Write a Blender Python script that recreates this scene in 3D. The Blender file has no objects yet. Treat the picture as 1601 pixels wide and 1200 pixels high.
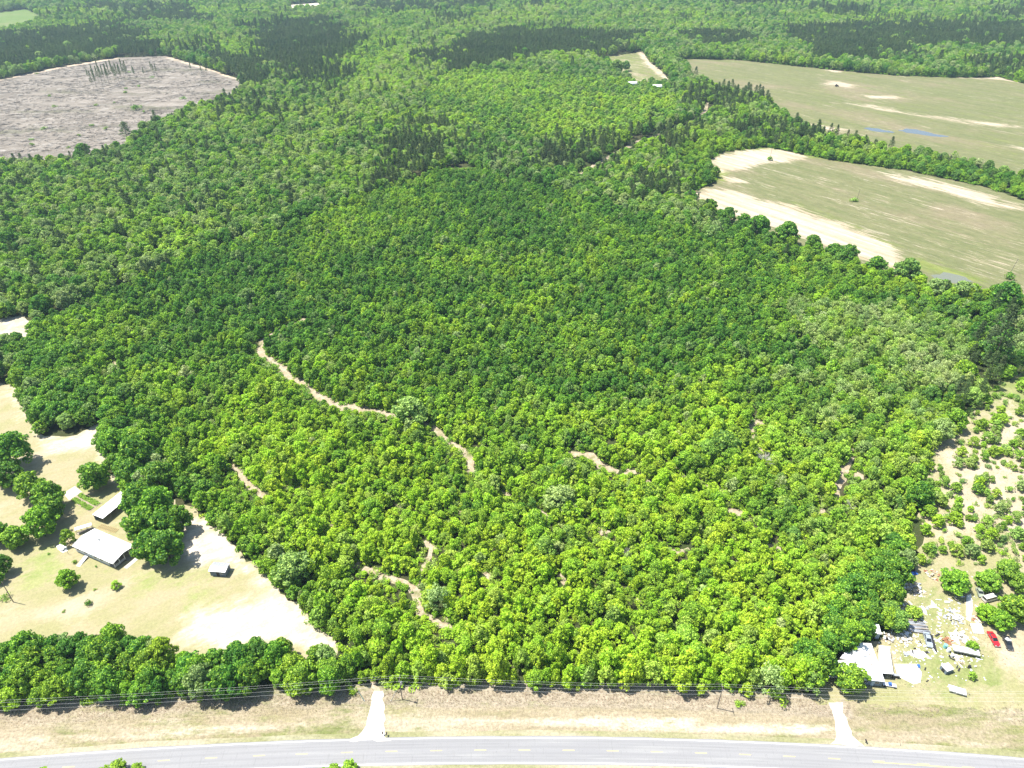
import bpy, math, random
import numpy as np
from mathutils import Vector, Matrix
from mathutils.geometry import delaunay_2d_cdt

random.seed(7)
rng = np.random.default_rng(7)
scene = bpy.context.scene
COL = scene.collection

# ------------------------------------------------------------------ camera
CAM_H, PITCH, FPX = 191.0, math.radians(33.5), 1109.0
cam_data = bpy.data.cameras.new('camera')
cam_data.sensor_fit = 'HORIZONTAL'
cam_data.sensor_width = 36.0
cam_data.lens = 36.0 * FPX / 1601.0
cam_data.clip_start = 1.0
cam_data.clip_end = 60000.0
cam = bpy.data.objects.new('camera', cam_data)
cam.location = (0, 0, CAM_H)
cam.rotation_euler = (math.pi / 2 - PITCH, 0, 0)
COL.objects.link(cam)
scene.camera = cam

# ------------------------------------------------------------------ daylight
SUN_EL = math.radians(65)
SUN_DIR = Vector((-0.97 * math.cos(SUN_EL), 0.24 * math.cos(SUN_EL), math.sin(SUN_EL))).normalized()
world = bpy.data.worlds.new('World')
scene.world = world
world.use_nodes = True
wnt = world.node_tree
wnt.nodes.clear()
sky = wnt.nodes.new('ShaderNodeTexSky')
sky.sky_type = 'NISHITA'
sky.sun_disc = False
sky.sun_elevation = SUN_EL
sky.sun_rotation = math.atan2(SUN_DIR.x, SUN_DIR.y)
sky.air_density = 1.0
sky.dust_density = 1.0
bg = wnt.nodes.new('ShaderNodeBackground')
bg.inputs['Strength'].default_value = 0.10
wout = wnt.nodes.new('ShaderNodeOutputWorld')
wnt.links.new(sky.outputs[0], bg.inputs[0])
wnt.links.new(bg.outputs[0], wout.inputs[0])
sun_data = bpy.data.lights.new('sun', 'SUN')
sun_data.energy = 4.9
sun_data.angle = math.radians(0.5)
sun_data.color = (1.0, 0.96, 0.88)
sun = bpy.data.objects.new('sun', sun_data)
sun.rotation_euler = (-SUN_DIR).to_track_quat('-Z', 'Y').to_euler()
sun.location = (0, 0, 400)
COL.objects.link(sun)
scene.view_settings.view_transform = 'Standard'
scene.view_settings.look = 'None'
scene.view_settings.exposure = 1.1
scene.view_settings.gamma = 1.0
scene.view_settings.use_curve_mapping = False
scene.cycles.max_bounces = 6
scene.cycles.diffuse_bounces = 3
scene.cycles.transmission_bounces = 3
scene.cycles.volume_bounces = 0

# ------------------------------------------------------------------ surveying: photo pixel -> point on the level ground
CP, SP = math.cos(PITCH), math.sin(PITCH)
def G(px, py, h=0.0):
    u, v = px - 800.5, py - 600.0
    dx, dy, dz = u, FPX * CP - v * SP, -FPX * SP - v * CP
    t = (h - CAM_H) / dz
    return (dx * t, dy * t)
def project(x, y, z):
    rz = z - CAM_H
    d = y * CP - rz * SP
    up = y * SP + rz * CP
    return 800.5 + FPX * x / d, 600 - FPX * up / d, d
def GP(pts):
    return np.array([G(*p) for p in pts])

def inside(poly, x, y):
    r = np.zeros(len(x), bool)
    n = len(poly)
    j = n - 1
    for i in range(n):
        xi, yi = poly[i]; xj, yj = poly[j]
        if yi != yj:
            r ^= ((yi > y) != (yj > y)) & (x < (xj - xi) * (y - yi) / (yj - yi) + xi)
        j = i
    return r
def dist_line(line, x, y, closed=False):
    d = np.full(len(x), 1e9)
    n = len(line)
    for i in range(n if closed else n - 1):
        ax, ay = line[i]; bx, by = line[(i + 1) % n]
        vx, vy = bx - ax, by - ay
        t = np.clip(((x - ax) * vx + (y - ay) * vy) / (vx * vx + vy * vy + 1e-9), 0, 1)
        d = np.minimum(d, np.hypot(x - ax - t * vx, y - ay - t * vy))
    return d
def sd(poly, x, y):
    d = dist_line(poly, x, y, True)
    return np.where(inside(poly, x, y), d, -d)
_NT = rng.random((256, 256))
def vnoise(x, y, s, o=0):
    x = x / s + 37.3 + o * 17.7; y = y / s + 91.1 + o * 29.3
    xi = np.floor(x).astype(int); yi = np.floor(y).astype(int)
    fx = x - xi; fy = y - yi
    fx = fx * fx * (3 - 2 * fx); fy = fy * fy * (3 - 2 * fy)
    a = _NT[xi % 256, yi % 256]; b = _NT[(xi + 1) % 256, yi % 256]
    c = _NT[xi % 256, (yi + 1) % 256]; d = _NT[(xi + 1) % 256, (yi + 1) % 256]
    return (a * (1 - fx) + b * fx) * (1 - fy) + (c * (1 - fx) + d * fx) * fy
def fbm(x, y, s, o=0):
    return 0.55 * vnoise(x, y, s, o) + 0.3 * vnoise(x, y, s / 2.1, o + 1) + 0.15 * vnoise(x, y, s / 4.3, o + 2)
def smooth(a, b, v):
    t = np.clip((v - a) / (b - a), 0, 1)
    return t * t * (3 - 2 * t)

# ------------------------------------------------------------------ objects and tags
def tag(o, label=None, cat=None, group=None, kind=None):
    if label: o['label'] = label
    if cat: o['category'] = cat
    if group: o['group'] = group
    if kind: o['kind'] = kind
    return o
def link(name, data, parent=None, loc=(0, 0, 0), rz=0.0):
    o = bpy.data.objects.new(name, data)
    COL.objects.link(o)
    o.location = loc
    o.rotation_euler = (0, 0, rz)
    if parent: o.parent = parent
    return o
def thing(name, label, cat, loc=(0, 0, 0), rz=0.0, group=None):
    return tag(link(name, None, None, loc, rz), label, cat, group)

class MB:
    """collects shapes for one mesh"""
    def __init__(s): s.v = []; s.f = []
    def add(s, vs, fs):
        n = len(s.v); s.v += [tuple(p) for p in vs]; s.f += [tuple(i + n for i in f) for f in fs]; return s
    def box(s, x0, x1, y0, y1, z0, z1, M=None, taper=0.0):
        t = taper
        vs = [(x0, y0, z0), (x1, y0, z0), (x1, y1, z0), (x0, y1, z0), (x0 + t, y0 + t, z1), (x1 - t, y0 + t, z1), (x1 - t, y1 - t, z1), (x0 + t, y1 - t, z1)]
        if M is not None: vs = [M @ Vector(p) for p in vs]
        return s.add(vs, [(3, 2, 1, 0), (4, 5, 6, 7), (0, 1, 5, 4), (1, 2, 6, 5), (2, 3, 7, 6), (3, 0, 4, 7)])
    def prism(s, prof, a, b, axis='x', M=None):
        n = len(prof); vs = []
        for t in (a, b):
            for p in prof:
                vs.append((t, p[0], p[1]) if axis == 'x' else ((p[0], t, p[1]) if axis == 'y' else (p[0], p[1], t)))
        if M is not None: vs = [M @ Vector(p) for p in vs]
        fs = [tuple(range(n))[::-1], tuple(range(n, 2 * n))] + [(i, (i + 1) % n, n + (i + 1) % n, n + i) for i in range(n)]
        return s.add(vs, fs)
    def tube(s, p, q, r0, r1=None, n=8):
        r1 = r0 if r1 is None else r1
        p = Vector(p); q = Vector(q); d = (q - p).normalized()
        a = d.orthogonal().normalized(); b = d.cross(a)
        vs = []
        for c, r in ((p, r0), (q, r1)):
            for i in range(n):
                t = 2 * math.pi * i / n
                vs.append(c + a * math.cos(t) * r + b * math.sin(t) * r)
        return s.add(vs, [tuple(range(n))[::-1], tuple(range(n, 2 * n))] + [(i, (i + 1) % n, n + (i + 1) % n, n + i) for i in range(n)])
    def path(s, pts, r, n=6):
        pts = [Vector(p) for p in pts]; base = len(s.v)
        for i, p in enumerate(pts):
            d = (pts[min(i + 1, len(pts) - 1)] - pts[max(i - 1, 0)]).normalized()
            a = d.cross(Vector((0, 0, 1))); a = a.normalized() if a.length > 1e-4 else Vector((1, 0, 0)); b = a.cross(d)
            for k in range(n):
                t = 2 * math.pi * k / n
                s.v.append(tuple(p + a * math.cos(t) * r + b * math.sin(t) * r))
        for i in range(len(pts) - 1):
            for k in range(n):
                s.f.append((base + i * n + k, base + i * n + (k + 1) % n, base + (i + 1) * n + (k + 1) % n, base + (i + 1) * n + k))
        return s
    def mesh(s, name, mat, smooth_=False):
        me = bpy.data.meshes.new(name)
        me.from_pydata(s.v, [], s.f)
        import bmesh
        bm = bmesh.new(); bm.from_mesh(me); bmesh.ops.recalc_face_normals(bm, faces=bm.faces); bm.to_mesh(me); bm.free()
        if mat: me.materials.append(mat)
        if smooth_: me.polygons.foreach_set('use_smooth', [True] * len(me.polygons))
        return me
    def build(s, name, mat, parent=None, loc=(0, 0, 0), rz=0.0, smooth_=False):
        return link(name, s.mesh(name, mat, smooth_), parent, loc, rz)

# ------------------------------------------------------------------ materials
class NT:
    def __init__(s, name):
        s.m = bpy.data.materials.new(name); s.m.use_nodes = True
        s.t = s.m.node_tree; s.t.nodes.clear()
        s.out = s.n('ShaderNodeOutputMaterial')
    def n(s, k, **kw):
        nd = s.t.nodes.new(k)
        for a, b in kw.items(): setattr(nd, a, b)
        return nd
    def put(s, v, sock):
        if isinstance(v, bpy.types.NodeSocket): s.t.links.new(v, sock)
        elif isinstance(v, (tuple, list)) and len(v) == 3 and sock.type == 'RGBA': sock.default_value = (*v, 1)
        else: sock.default_value = v
    def math(s, op, a, b=0.0, c=0.0, clamp=False):
        nd = s.n('ShaderNodeMath', operation=op, use_clamp=clamp)
        s.put(a, nd.inputs[0]); s.put(b, nd.inputs[1]); s.put(c, nd.inputs[2])
        return nd.outputs[0]
    def mix(s, f, a, b, mode='MIX'):
        nd = s.n('ShaderNodeMix', data_type='RGBA', blend_type=mode)
        s.put(f, nd.inputs['Factor']); s.put(a, nd.inputs[6]); s.put(b, nd.inputs[7])
        return nd.outputs[2]
    def attr(s, name, kind='GEOMETRY'):
        return s.n('ShaderNodeAttribute', attribute_name=name, attribute_type=kind).outputs['Fac']
    def pos(s):
        return s.n('ShaderNodeNewGeometry').outputs['Position']
    def noise(s, scale, detail=4, vec=None, stretch=None, rough=0.6, rot=0.0):
        nd = s.n('ShaderNodeTexNoise'); nd.inputs['Scale'].default_value = scale
        nd.inputs['Detail'].default_value = detail; nd.inputs['Roughness'].default_value = rough
        v = vec if vec is not None else s.pos()
        if stretch or rot:
            mp = s.n('ShaderNodeMapping'); mp.vector_type = 'TEXTURE'
            mp.inputs['Rotation'].default_value = (0, 0, rot)
            mp.inputs['Scale'].default_value = stretch or (1, 1, 1)
            s.put(v, mp.inputs[0]); v = mp.outputs[0]
        s.put(v, nd.inputs['Vector'])
        return nd.outputs[0]
    def step(s, v, a, b):
        nd = s.n('ShaderNodeMapRange', interpolation_type='SMOOTHSTEP'); s.put(v, nd.inputs[0])
        nd.inputs[1].default_value = a; nd.inputs[2].default_value = b
        return nd.outputs[0]
    def bsdf(s, col, rough=0.8, spec=0.2, metal=0.0, bump=None, bstr=0.3, bdist=0.1):
        p = s.n('ShaderNodeBsdfPrincipled')
        s.put(col, p.inputs['Base Color']); s.put(rough, p.inputs['Roughness'])
        p.inputs['Specular IOR Level'].default_value = spec; p.inputs['Metallic'].default_value = metal
        if bump is not None:
            b = s.n('ShaderNodeBump'); b.inputs['Strength'].default_value = bstr; b.inputs['Distance'].default_value = bdist
            s.put(bump, b.inputs['Height']); s.t.links.new(b.outputs[0], p.inputs['Normal'])
        return p.outputs[0]
    def done(s, sh):
        s.t.links.new(sh, s.out.inputs[0]); return s.m

def simple_mat(name, col, rough=0.6, spec=0.3, metal=0.0, vary=0.25, scale=0.8, dirt=None, stretch=None):
    n = NT(name)
    oc = n.n('ShaderNodeTexCoord').outputs['Object']
    a = n.noise(scale, 5, oc, stretch)
    d = dirt or tuple(c * (1 - vary) for c in col)
    c = n.mix(n.step(a, 0.35, 0.72), col, d)
    b = n.noise(scale * 9, 3, oc)
    c = n.mix(n.math('MULTIPLY', b, vary * 0.5), c, tuple(x * 0.7 for x in col))
    return n.done(n.bsdf(c, rough, spec, metal, b, 0.15, 0.02))

def leaf_mat(name, dark, bright, pale, spec=0.22):
    n = NT(name)
    tint = n.attr('tint', 'INSTANCER'); pl = n.attr('pale', 'INSTANCER'); lr = n.attr('leafr')
    rnd = n.n('ShaderNodeObjectInfo').outputs['Random']
    f = n.math('ADD', tint, n.math('MULTIPLY', n.math('SUBTRACT', lr, 0.5), 0.7))
    f = n.math('ADD', f, n.math('MULTIPLY', n.math('SUBTRACT', rnd, 0.5), 0.3), clamp=True)
    c = n.mix(f, dark, bright)
    c = n.mix(n.math('MULTIPLY', pl, n.math('ADD', n.math('MULTIPLY', lr, 0.5), 0.6), clamp=True), c, pale)
    h = n.n('ShaderNodeHueSaturation')
    n.put(n.math('ADD', n.math('MULTIPLY', rnd, 0.03), 0.485), h.inputs['Hue'])
    n.put(n.math('ADD', n.math('MULTIPLY', lr, 0.75), 0.62), h.inputs['Value'])
    n.put(c, h.inputs['Color'])
    c = h.outputs[0]
    tr = n.n('ShaderNodeBsdfTranslucent')
    n.put(n.mix(1.0, c, (1.15, 1.2, 0.5), 'MULTIPLY'), tr.inputs[0])
    m = n.n('ShaderNodeMixShader'); m.inputs[0].default_value = 0.32
    n.t.links.new(n.bsdf(c, 0.5, spec), m.inputs[1]); n.t.links.new(tr.outputs[0], m.inputs[2])
    return n.done(m.outputs[0])

M = {}
M['leaf'] = leaf_mat('broadleaf foliage', (0.068, 0.225, 0.032), (0.410, 0.585, 0.036), (0.43, 0.49, 0.24))
M['needle'] = leaf_mat('pine needles', (0.060, 0.105, 0.042), (0.160, 0.235, 0.075), (0.20, 0.23, 0.13), 0.12)
M['bark'] = simple_mat('bark', (0.085, 0.068, 0.052), 0.9, 0.1, 0, 0.5, 3)
M['deadwood'] = simple_mat('bleached deadwood', (0.42, 0.40, 0.37), 0.9, 0.1, 0, 0.35, 3)

def ground_mat(name, base, layers, fine=(0.75, 1.25), bump=0.5, stretch=None, rot=0.0, nscale=0.12):
    """base: (colour a, colour b); layers: (attribute, colour a, colour b, ragged, noise scale, stretch)"""
    n = NT(name)
    p = n.pos()
    c = n.mix(n.step(n.noise(nscale, 6, p, stretch, 0.65, rot), 0.36, 0.64), base[0], base[1])
    if len(base) > 2:
        c = n.mix(n.step(n.noise(nscale * 0.37, 5, p, stretch, 0.65, rot), 0.52, 0.68), c, base[2])
    for (an, ca, cb, ragged, sc, st) in layers:
        a = n.attr(an)
        nz = n.noise(sc, 6, p, st or stretch, 0.7, rot)
        nz = n.math('ADD', n.math('MULTIPLY', nz, 0.65), n.math('MULTIPLY', n.noise(sc * 5.5, 5, p, st or stretch, 0.75, rot), 0.35))
        f = n.step(n.math('ADD', a, n.math('MULTIPLY', n.math('SUBTRACT', nz, 0.5), ragged * 2.6)), 0.32, 0.72)
        lc = n.mix(n.step(n.noise(sc * 2.3, 4, p, st or stretch, 0.6, rot), 0.35, 0.65), ca, cb)
        c = n.mix(f, c, lc)
    fn = n.noise(1.1, 6, p, None, 0.8)
    fv = n.n('ShaderNodeMapRange'); n.put(fn, fv.inputs[0]); fv.inputs[1].default_value = 0.34; fv.inputs[2].default_value = 0.66
    fv.inputs[3].default_value = fine[0]; fv.inputs[4].default_value = fine[1]
    h = n.n('ShaderNodeHueSaturation'); n.put(fv.outputs[0], h.inputs['Value']); n.put(c, h.inputs['Color'])
    return n.done(n.bsdf(h.outputs[0], 0.95, 0.08, 0, fn, bump, 0.25))

SAND_A, SAND_B = (0.52, 0.45, 0.36), (0.40, 0.33, 0.25)
DRY_A, DRY_B = (0.34, 0.28, 0.16), (0.26, 0.25, 0.11)
GREEN_A, GREEN_B = (0.15, 0.21, 0.05), (0.20, 0.25, 0.07)
# ------------------------------------------------------------------ land: one ground to the horizon, then the sheets that lie on it
def sheet(name, poly, z, spacing, mat, attrs, jitter=0.35):
    poly = np.asarray(poly, float)
    edge = []
    for i in range(len(poly)):
        a, b = poly[i], poly[(i + 1) % len(poly)]
        n = max(1, int(np.hypot(*(b - a)) / spacing))
        for k in range(n):
            p = a + (b - a) * k / n
            edge.append(p + (rng.normal(0, spacing * jitter, 2) if 0 < k else 0))
    edge = np.array(edge)
    lo, hi = poly.min(0), poly.max(0)
    gx, gy = np.meshgrid(np.arange(lo[0], hi[0], spacing), np.arange(lo[1], hi[1], spacing))
    gx = gx.ravel(); gy = gy.ravel()
    gx = gx + rng.uniform(-.2, .2, len(gx)) * spacing; gy = gy + rng.uniform(-.2, .2, len(gy)) * spacing
    k = inside(edge, gx, gy); gx = gx[k]; gy = gy[k]
    k = dist_line(edge, gx, gy, True) > spacing * 0.5
    vs = [Vector(p) for p in edge] + [Vector((a, b)) for a, b in zip(gx[k], gy[k])]
    ne = len(edge)
    v2, _, f2, _, _, _ = delaunay_2d_cdt(vs, [(i, (i + 1) % ne) for i in range(ne)], [list(range(ne))], 1, 1e-4)
    me = bpy.data.meshes.new(name)
    X = np.array([v.x for v in v2]); Y = np.array([v.y for v in v2])
    me.from_pydata([(a, b, 0.0) for a, b in zip(X, Y)], [], [f if len(f) == 3 else f for f in f2])
    for an, fn in attrs.items():
        me.attributes.new(an, 'FLOAT', 'POINT').data.foreach_set('value', np.asarray(fn(X, Y), np.float32))
    if me.polygons and me.polygons[0].normal.z < 0: me.flip_normals()
    me.materials.append(mat)
    return tag(link(name, me, None, (0, 0, z)), kind='structure')

# road centre line from the painted dashes
DASH_PX = [(107, 1198.7), (181, 1193.6), (256, 1189.2), (330, 1185.0), (405, 1181), (472, 1178), (542.5, 1176), (612, 1174), (682, 1173), (751, 1172.5), (820, 1172.5), (889, 1173), (958, 1174), (1027, 1175.2), (1096, 1177.5), (1165, 1180), (1234, 1182.2), (1304, 1185)]
_g = GP(DASH_PX)
_pc = np.polyfit(_g[:, 0], _g[:, 1], 2)
def road_y(x):
    x = np.asarray(x, float)
    xc = np.clip(x, -260, 260)
    return np.polyval(_pc, xc) + (2 * _pc[0] * xc + _pc[1]) * (x - xc)
def road_slope(x):
    return 2 * _pc[0] * np.clip(x, -260, 260) + _pc[1]
def ribbon(name, off0, off1, x0, x1, step_, z, mat, parent=None, th=None):
    xs = np.arange(x0, x1 + 1e-6, step_); s = road_slope(xs); y = road_y(xs); k = np.sqrt(1 + s * s)
    b = MB(); vs = []
    for o in (off0, off1):
        vs += [(a - s_ / k_ * o, yy + o / k_, 0) for a, yy, s_, k_ in zip(xs, y, s, k)]
    n = len(xs)
    b.add(vs, [(i, i + 1, n + i + 1, n + i) for i in range(n - 1)])
    me = b.mesh(name, mat)
    me.attributes.new('across', 'FLOAT', 'POINT').data.foreach_set('value', [off0] * n + [off1] * n)
    return link(name, me, parent, (0, 0, z))

def woods_floor():
    n = NT('woodland floor')
    p = n.pos()
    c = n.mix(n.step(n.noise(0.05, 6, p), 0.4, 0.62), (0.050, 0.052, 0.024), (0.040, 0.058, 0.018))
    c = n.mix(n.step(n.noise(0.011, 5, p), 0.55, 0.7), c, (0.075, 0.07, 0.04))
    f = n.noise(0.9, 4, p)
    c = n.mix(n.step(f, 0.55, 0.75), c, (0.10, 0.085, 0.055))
    return n.done(n.bsdf(c, 0.95, 0.05, 0, f, 0.6, 0.3))
b = MB()
E = 16000.0
b.add([(-E, -E, 0), (E, -E, 0), (E, E, 0), (-E, E, 0)], [(0, 1, 2, 3)])
tag(b.build('ground', woods_floor()), kind='structure')

# --- road
def asphalt():
    n = NT('worn asphalt'); p = n.pos()
    c = n.mix(n.step(n.noise(0.06, 5, p, (6, 1, 1)), 0.35, 0.65), (0.262, 0.260, 0.264), (0.232, 0.231, 0.236))
    c = n.mix(n.step(n.noise(0.5, 4, p, (14, 0.7, 1)), 0.5, 0.72), c, (0.29, 0.288, 0.285))
    ac = n.math('ABSOLUTE', n.math('SUBTRACT', n.math('ABSOLUTE', n.attr('across')), 1.75))     # distance from the middle of the lane
    wheel = n.math('SUBTRACT', 1.0, n.step(n.math('ABSOLUTE', n.math('SUBTRACT', ac, 0.85)), 0.05, 0.5))
    c = n.mix(n.math('MULTIPLY', wheel, n.math('MULTIPLY', n.noise(0.1, 4, p, (8, 1, 1)), 0.75)), c, (0.185, 0.185, 0.19))
    c = n.mix(n.math('MULTIPLY', n.step(n.math('SUBTRACT', 0.35, ac), 0.0, 0.35), n.math('MULTIPLY', n.step(n.noise(0.25, 4, p, (6, 1, 1)), .4, .65), 0.6)), c, (0.17, 0.17, 0.175))
    f = n.noise(9, 3, p)
    c = n.mix(n.math('MULTIPLY', n.step(f, 0.3, 0.7), 0.3), c, (0.20, 0.20, 0.205))
    cr = n.noise(0.35, 2, p, (0.35, 6, 1))
    c = n.mix(n.math('MULTIPLY', n.math('SUBTRACT', 1.0, n.step(n.math('ABSOLUTE', n.math('SUBTRACT', cr, 0.5)), 0.0, 0.006)), 0.5), c, (0.14, 0.14, 0.14))
    return n.done(n.bsdf(c, 0.85, 0.2, 0, f, 0.2, 0.02))
def paint(name, col):
    n = NT(name); p = n.pos()
    c = n.mix(n.step(n.noise(1.2, 5, p), 0.5, 0.8), col, tuple(x * 0.55 + 0.1 for x in col))
    return n.done(n.bsdf(c, 0.7, 0.3))
M['asphalt'] = asphalt(); M['white paint'] = paint('worn white road paint', (0.72, 0.72, 0.70)); M['yellow paint'] = paint('worn yellow road paint', (0.66, 0.50, 0.16))
M['yellow pale'] = paint('faded yellow road paint', (0.60, 0.46, 0.18))
road = tag(ribbon('road', -4.15, 4.15, -900, 900, 5, 0.05, M['asphalt']), kind='structure')
ribbon('edge_line', 3.38, 3.60, -600, 600, 5, 0.006, M['white paint'], road)
ribbon('edge_line', -3.60, -3.38, -600, 600, 5, 0.006, M['white paint'], road)
for (px, py) in DASH_PX + [(30, 1204), (1373, 1188.6), (1442, 1191.4), (1511, 1194)]:
    x = G(px, py)[0]
    if px < 1600:
        ribbon('centre_dash', -0.09, 0.09, x - 1.6, x + 1.6, 1.6, 0.006, M['yellow pale'], road)
xs0 = G(1364, 1187)[0]
ribbon('no_passing_line', -0.45, -0.26, xs0, xs0 + 260, 5, 0.006, M['yellow paint'], road)

# --- region outlines (traced on the ground)
YARD = GP([(-330, 575), (-120, 590), (0, 598), (30, 603), (40, 645), (70, 682), (120, 680), (163, 656), (168, 690), (166, 725), (200, 770), (245, 775), (300, 792), (335, 822), (380, 865), (445, 930), (500, 985), (530, 1012, 0), (520, 1035), (430, 1022), (330, 1034), (260, 1034), (200, 1014), (130, 1012), (0, 1034), (-330, 1060)])
PATCH = GP([(-200, 505), (0, 499), (38, 493), (60, 510), (80, 532), (40, 529), (0, 530), (-200, 540)])
FIELD_A = GP([(1108, 252), (1128, 238), (1195, 229), (1300, 250), (1420, 267), (1540, 292), (1640, 325), (1950, 410), (2000, 560), (1700, 470, 8), (1600, 448, 8), (1530, 440, 8), (1470, 432, 8), (1410, 415, 8), (1330, 395, 8), (1250, 368, 8), (1180, 345, 8), (1140, 335, 8), (1100, 310, 8), (1065, 300, 4), (1120, 284)])
FIELD_B = GP([(1058, 92), (1150, 93), (1300, 109), (1400, 118), (1500, 121), (1560, 120), (1620, 136), (1850, 190), (1850, 345, 9), (1690, 290, 9), (1590, 265, 9), (1500, 241, 9), (1400, 226, 9), (1330, 208, 9), (1290, 200, 9), (1255, 190, 9), (1230, 175, 9), (1190, 142, 9), (1110, 127, 9), (1080, 108, 9)])
FIELD_C = GP([(930, 90), (1005, 80), (1015, 95), (1035, 112), (1058, 131, 4), (1000, 123, 9), (965, 106, 9)])
FIELD_D = GP([(-160, 27), (0, 19), (40, 14), (76, 30), (0, 44, 8), (-160, 66, 8)])
CLEARCUT = GP([(-220, 165), (0, 124), (100, 103), (180, 90), (260, 87), (320, 105), (378, 125), (376, 140, 8), (300, 165, 8), (265, 180, 8), (222, 195, 8), (200, 222, 8), (150, 232, 8), (110, 242, 8), (0, 250, 8), (-220, 275, 8)])
SCRUB = GP([(1255, 1095), (1300, 1040), (1345, 1010), (1390, 985), (1405, 935), (1430, 890), (1445, 840), (1432, 780), (1440, 740), (1470, 690), (1520, 640), (1560, 600), (1640, 560), (1950, 520), (2050, 1100), (1601, 1110)])
TRACKS = {  # sandy openings between the young trees: (pixels, half width)
    'long': ([(478, 498), (440, 515), (405, 535), (410, 556), (436, 570), (452, 590), (470, 597), (490, 614), (524, 634), (548, 636), (576, 641), (640, 657), (668, 664), (690, 682), (718, 700), (736, 716), (734, 738)], 2.5),
    'west': ([(362, 722), (385, 752), (414, 776)], 2.0),
    'mid': ([(888, 708), (925, 712), (940, 728), (966, 738)], 2.7),
    'mid2': ([(1048, 722), (1060, 740), (1072, 748)], 1.7),
    'dot': ([(843, 802), (852, 812)], 2.6),
    'south': ([(568, 888), (600, 900), (634, 912), (652, 926), (656, 958), (680, 972), (712, 985)], 1.7),
    'south2': ([(676, 852), (664, 885), (650, 920)], 1.0),
    'east': ([(1332, 715), (1312, 752), (1306, 780)], 2.4),
    'east2': ([(1178, 655), (1172, 690), (1196, 712)], 1.9),
    'back road': ([(1106, 160), (1100, 180), (1080, 195), (1045, 205), (1000, 220), (940, 252), (905, 272)], 2.7),
    'entry': ([(592, 1085), (583, 1062), (578, 1045)], 1.0),
}
TR = {k: (GP(v[0]), v[1]) for k, v in TRACKS.items()}
PUDDLES = [GP([(1350, 200), (1360, 199), (1378, 202), (1395, 205), (1399, 207), (1380, 206.5), (1362, 204)]), GP([(1404, 204), (1418, 200.5), (1434, 202), (1450, 206), (1466, 210), (1484, 213), (1470, 214), (1448, 211.5), (1424, 208)])]
POND = GP([(1455, 430), (1475, 425), (1500, 430), (1522, 440), (1500, 443), (1470, 440)])

# --- yard of the white house
def band(px_line, w):
    l = GP(px_line)
    return lambda x, y: np.clip(1 - dist_line(l, x, y) / w, 0, 1)
def blob(px_poly, soft):
    p = GP(px_poly)
    return lambda x, y: np.clip(0.5 + sd(p, x, y) / (3.2 * soft) + 0.5 * (fbm(x, y, soft * 2.5, 60) - .5), 0, 1)
def amax(*fs):
    return lambda x, y: np.max([f(x, y) for f in fs], axis=0)
yard_sand = amax(blob([(295, 800), (335, 828), (380, 870), (445, 935), (505, 995), (525, 1020), (440, 1015), (340, 1000), (300, 985), (330, 960), (400, 950), (420, 925), (360, 880), (300, 885), (285, 850), (280, 820)], 6),
                 blob([(290, 660), (160, 658), (120, 682), (70, 690), (40, 660), (20, 600), (60, 640), (90, 700), (130, 705), (165, 690)], 7), blob([(165, 700), (185, 740), (200, 765), (185, 760), (160, 730), (150, 700)], 4),
                 blob([(300, 960), (470, 940), (520, 1010), (430, 1010), (330, 1000), (290, 985)], 8))
yard_green = amax(blob([(150, 770), (205, 775), (215, 800), (160, 815), (110, 800), (90, 775)], 10), blob([(205, 895), (240, 890), (250, 925), (225, 935)], 6), blob([(270, 910), (350, 915), (360, 945), (290, 950)], 9), blob([(170, 885), (182, 893), (172, 900), (160, 895)], 3), blob([(95, 725), (160, 745), (170, 785), (110, 760)], 9), blob([(40, 880), (90, 860), (110, 885), (50, 920)], 8))
yard_mat = ground_mat('dry mown lawn', [(0.315, 0.272, 0.165), (0.265, 0.25, 0.125), (0.375, 0.32, 0.225)],
    [('green', (0.215, 0.25, 0.085), (0.275, 0.28, 0.12), 0.9, 0.10, (1.6, 1, 1)), ('sand', (0.56, 0.50, 0.42), (0.43, 0.37, 0.27), 0.5, 0.13, None)], (0.84, 1.16), 0.5, (2.2, 1, 1), 0.6)
sheet('yard_lawn', YARD, 0.02, 2.6, yard_mat, {'sand': yard_sand, 'green': lambda x, y: .82 * yard_green(x, y)})
sand_mat = ground_mat('pale sand', [SAND_A, (0.56, 0.50, 0.43), SAND_B], [], (0.85, 1.15), 0.4)
sheet('sandy_clearing', PATCH, 0.02, 3.0, ground_mat('worn sandy grass', [(0.36, 0.32, 0.24), (0.44, 0.39, 0.32), (0.28, 0.26, 0.15)], [], (0.8, 1.2), 0.5, None, 0.0, 0.2), {})

# --- strip between the woods and the road
vx = np.arange(-420, 421, 10.0)
wood_px = [(-250, 1122), (0, 1112), (200, 1104), (400, 1092), (560, 1084), (800, 1082), (1000, 1084), (1150, 1092), (1260, 1096), (1320, 1105), (1601, 1110), (1900, 1125)]
_w = GP(wood_px)
def woods_y(x): return np.interp(x, _w[:, 0], _w[:, 1], left=_w[0, 1], right=_w[-1, 1])
VERGE = np.array([(x, float(road_y(x)) + 4.0) for x in vx] + [(x, float(woods_y(x)) + 3.0) for x in vx[::-1]])
xg1, xg2 = G(560, 1120)[0], G(1330, 1120)[0]
def vt(x, y): return np.clip((y - road_y(x) - 4) / (woods_y(x) - road_y(x) - 4), 0, 1.2)
v_weed = lambda x, y: smooth(0.50, 0.80, vt(x, y)) * np.where((x > xg2), 0.35, 1.0) * np.where(x < xg1, 0.62, 1.0)
v_sand = lambda x, y: np.clip(0.62 * np.exp(-((vt(x, y) - 0.30) / 0.17) ** 2) * np.interp(x, [-150, -60, -38, 20, 60, 95, 100, 140], [.72, .55, .62, .92, .95, .85, .45, .35]) + 0.1 * (vt(x, y) > .1), 0, 1)
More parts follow.
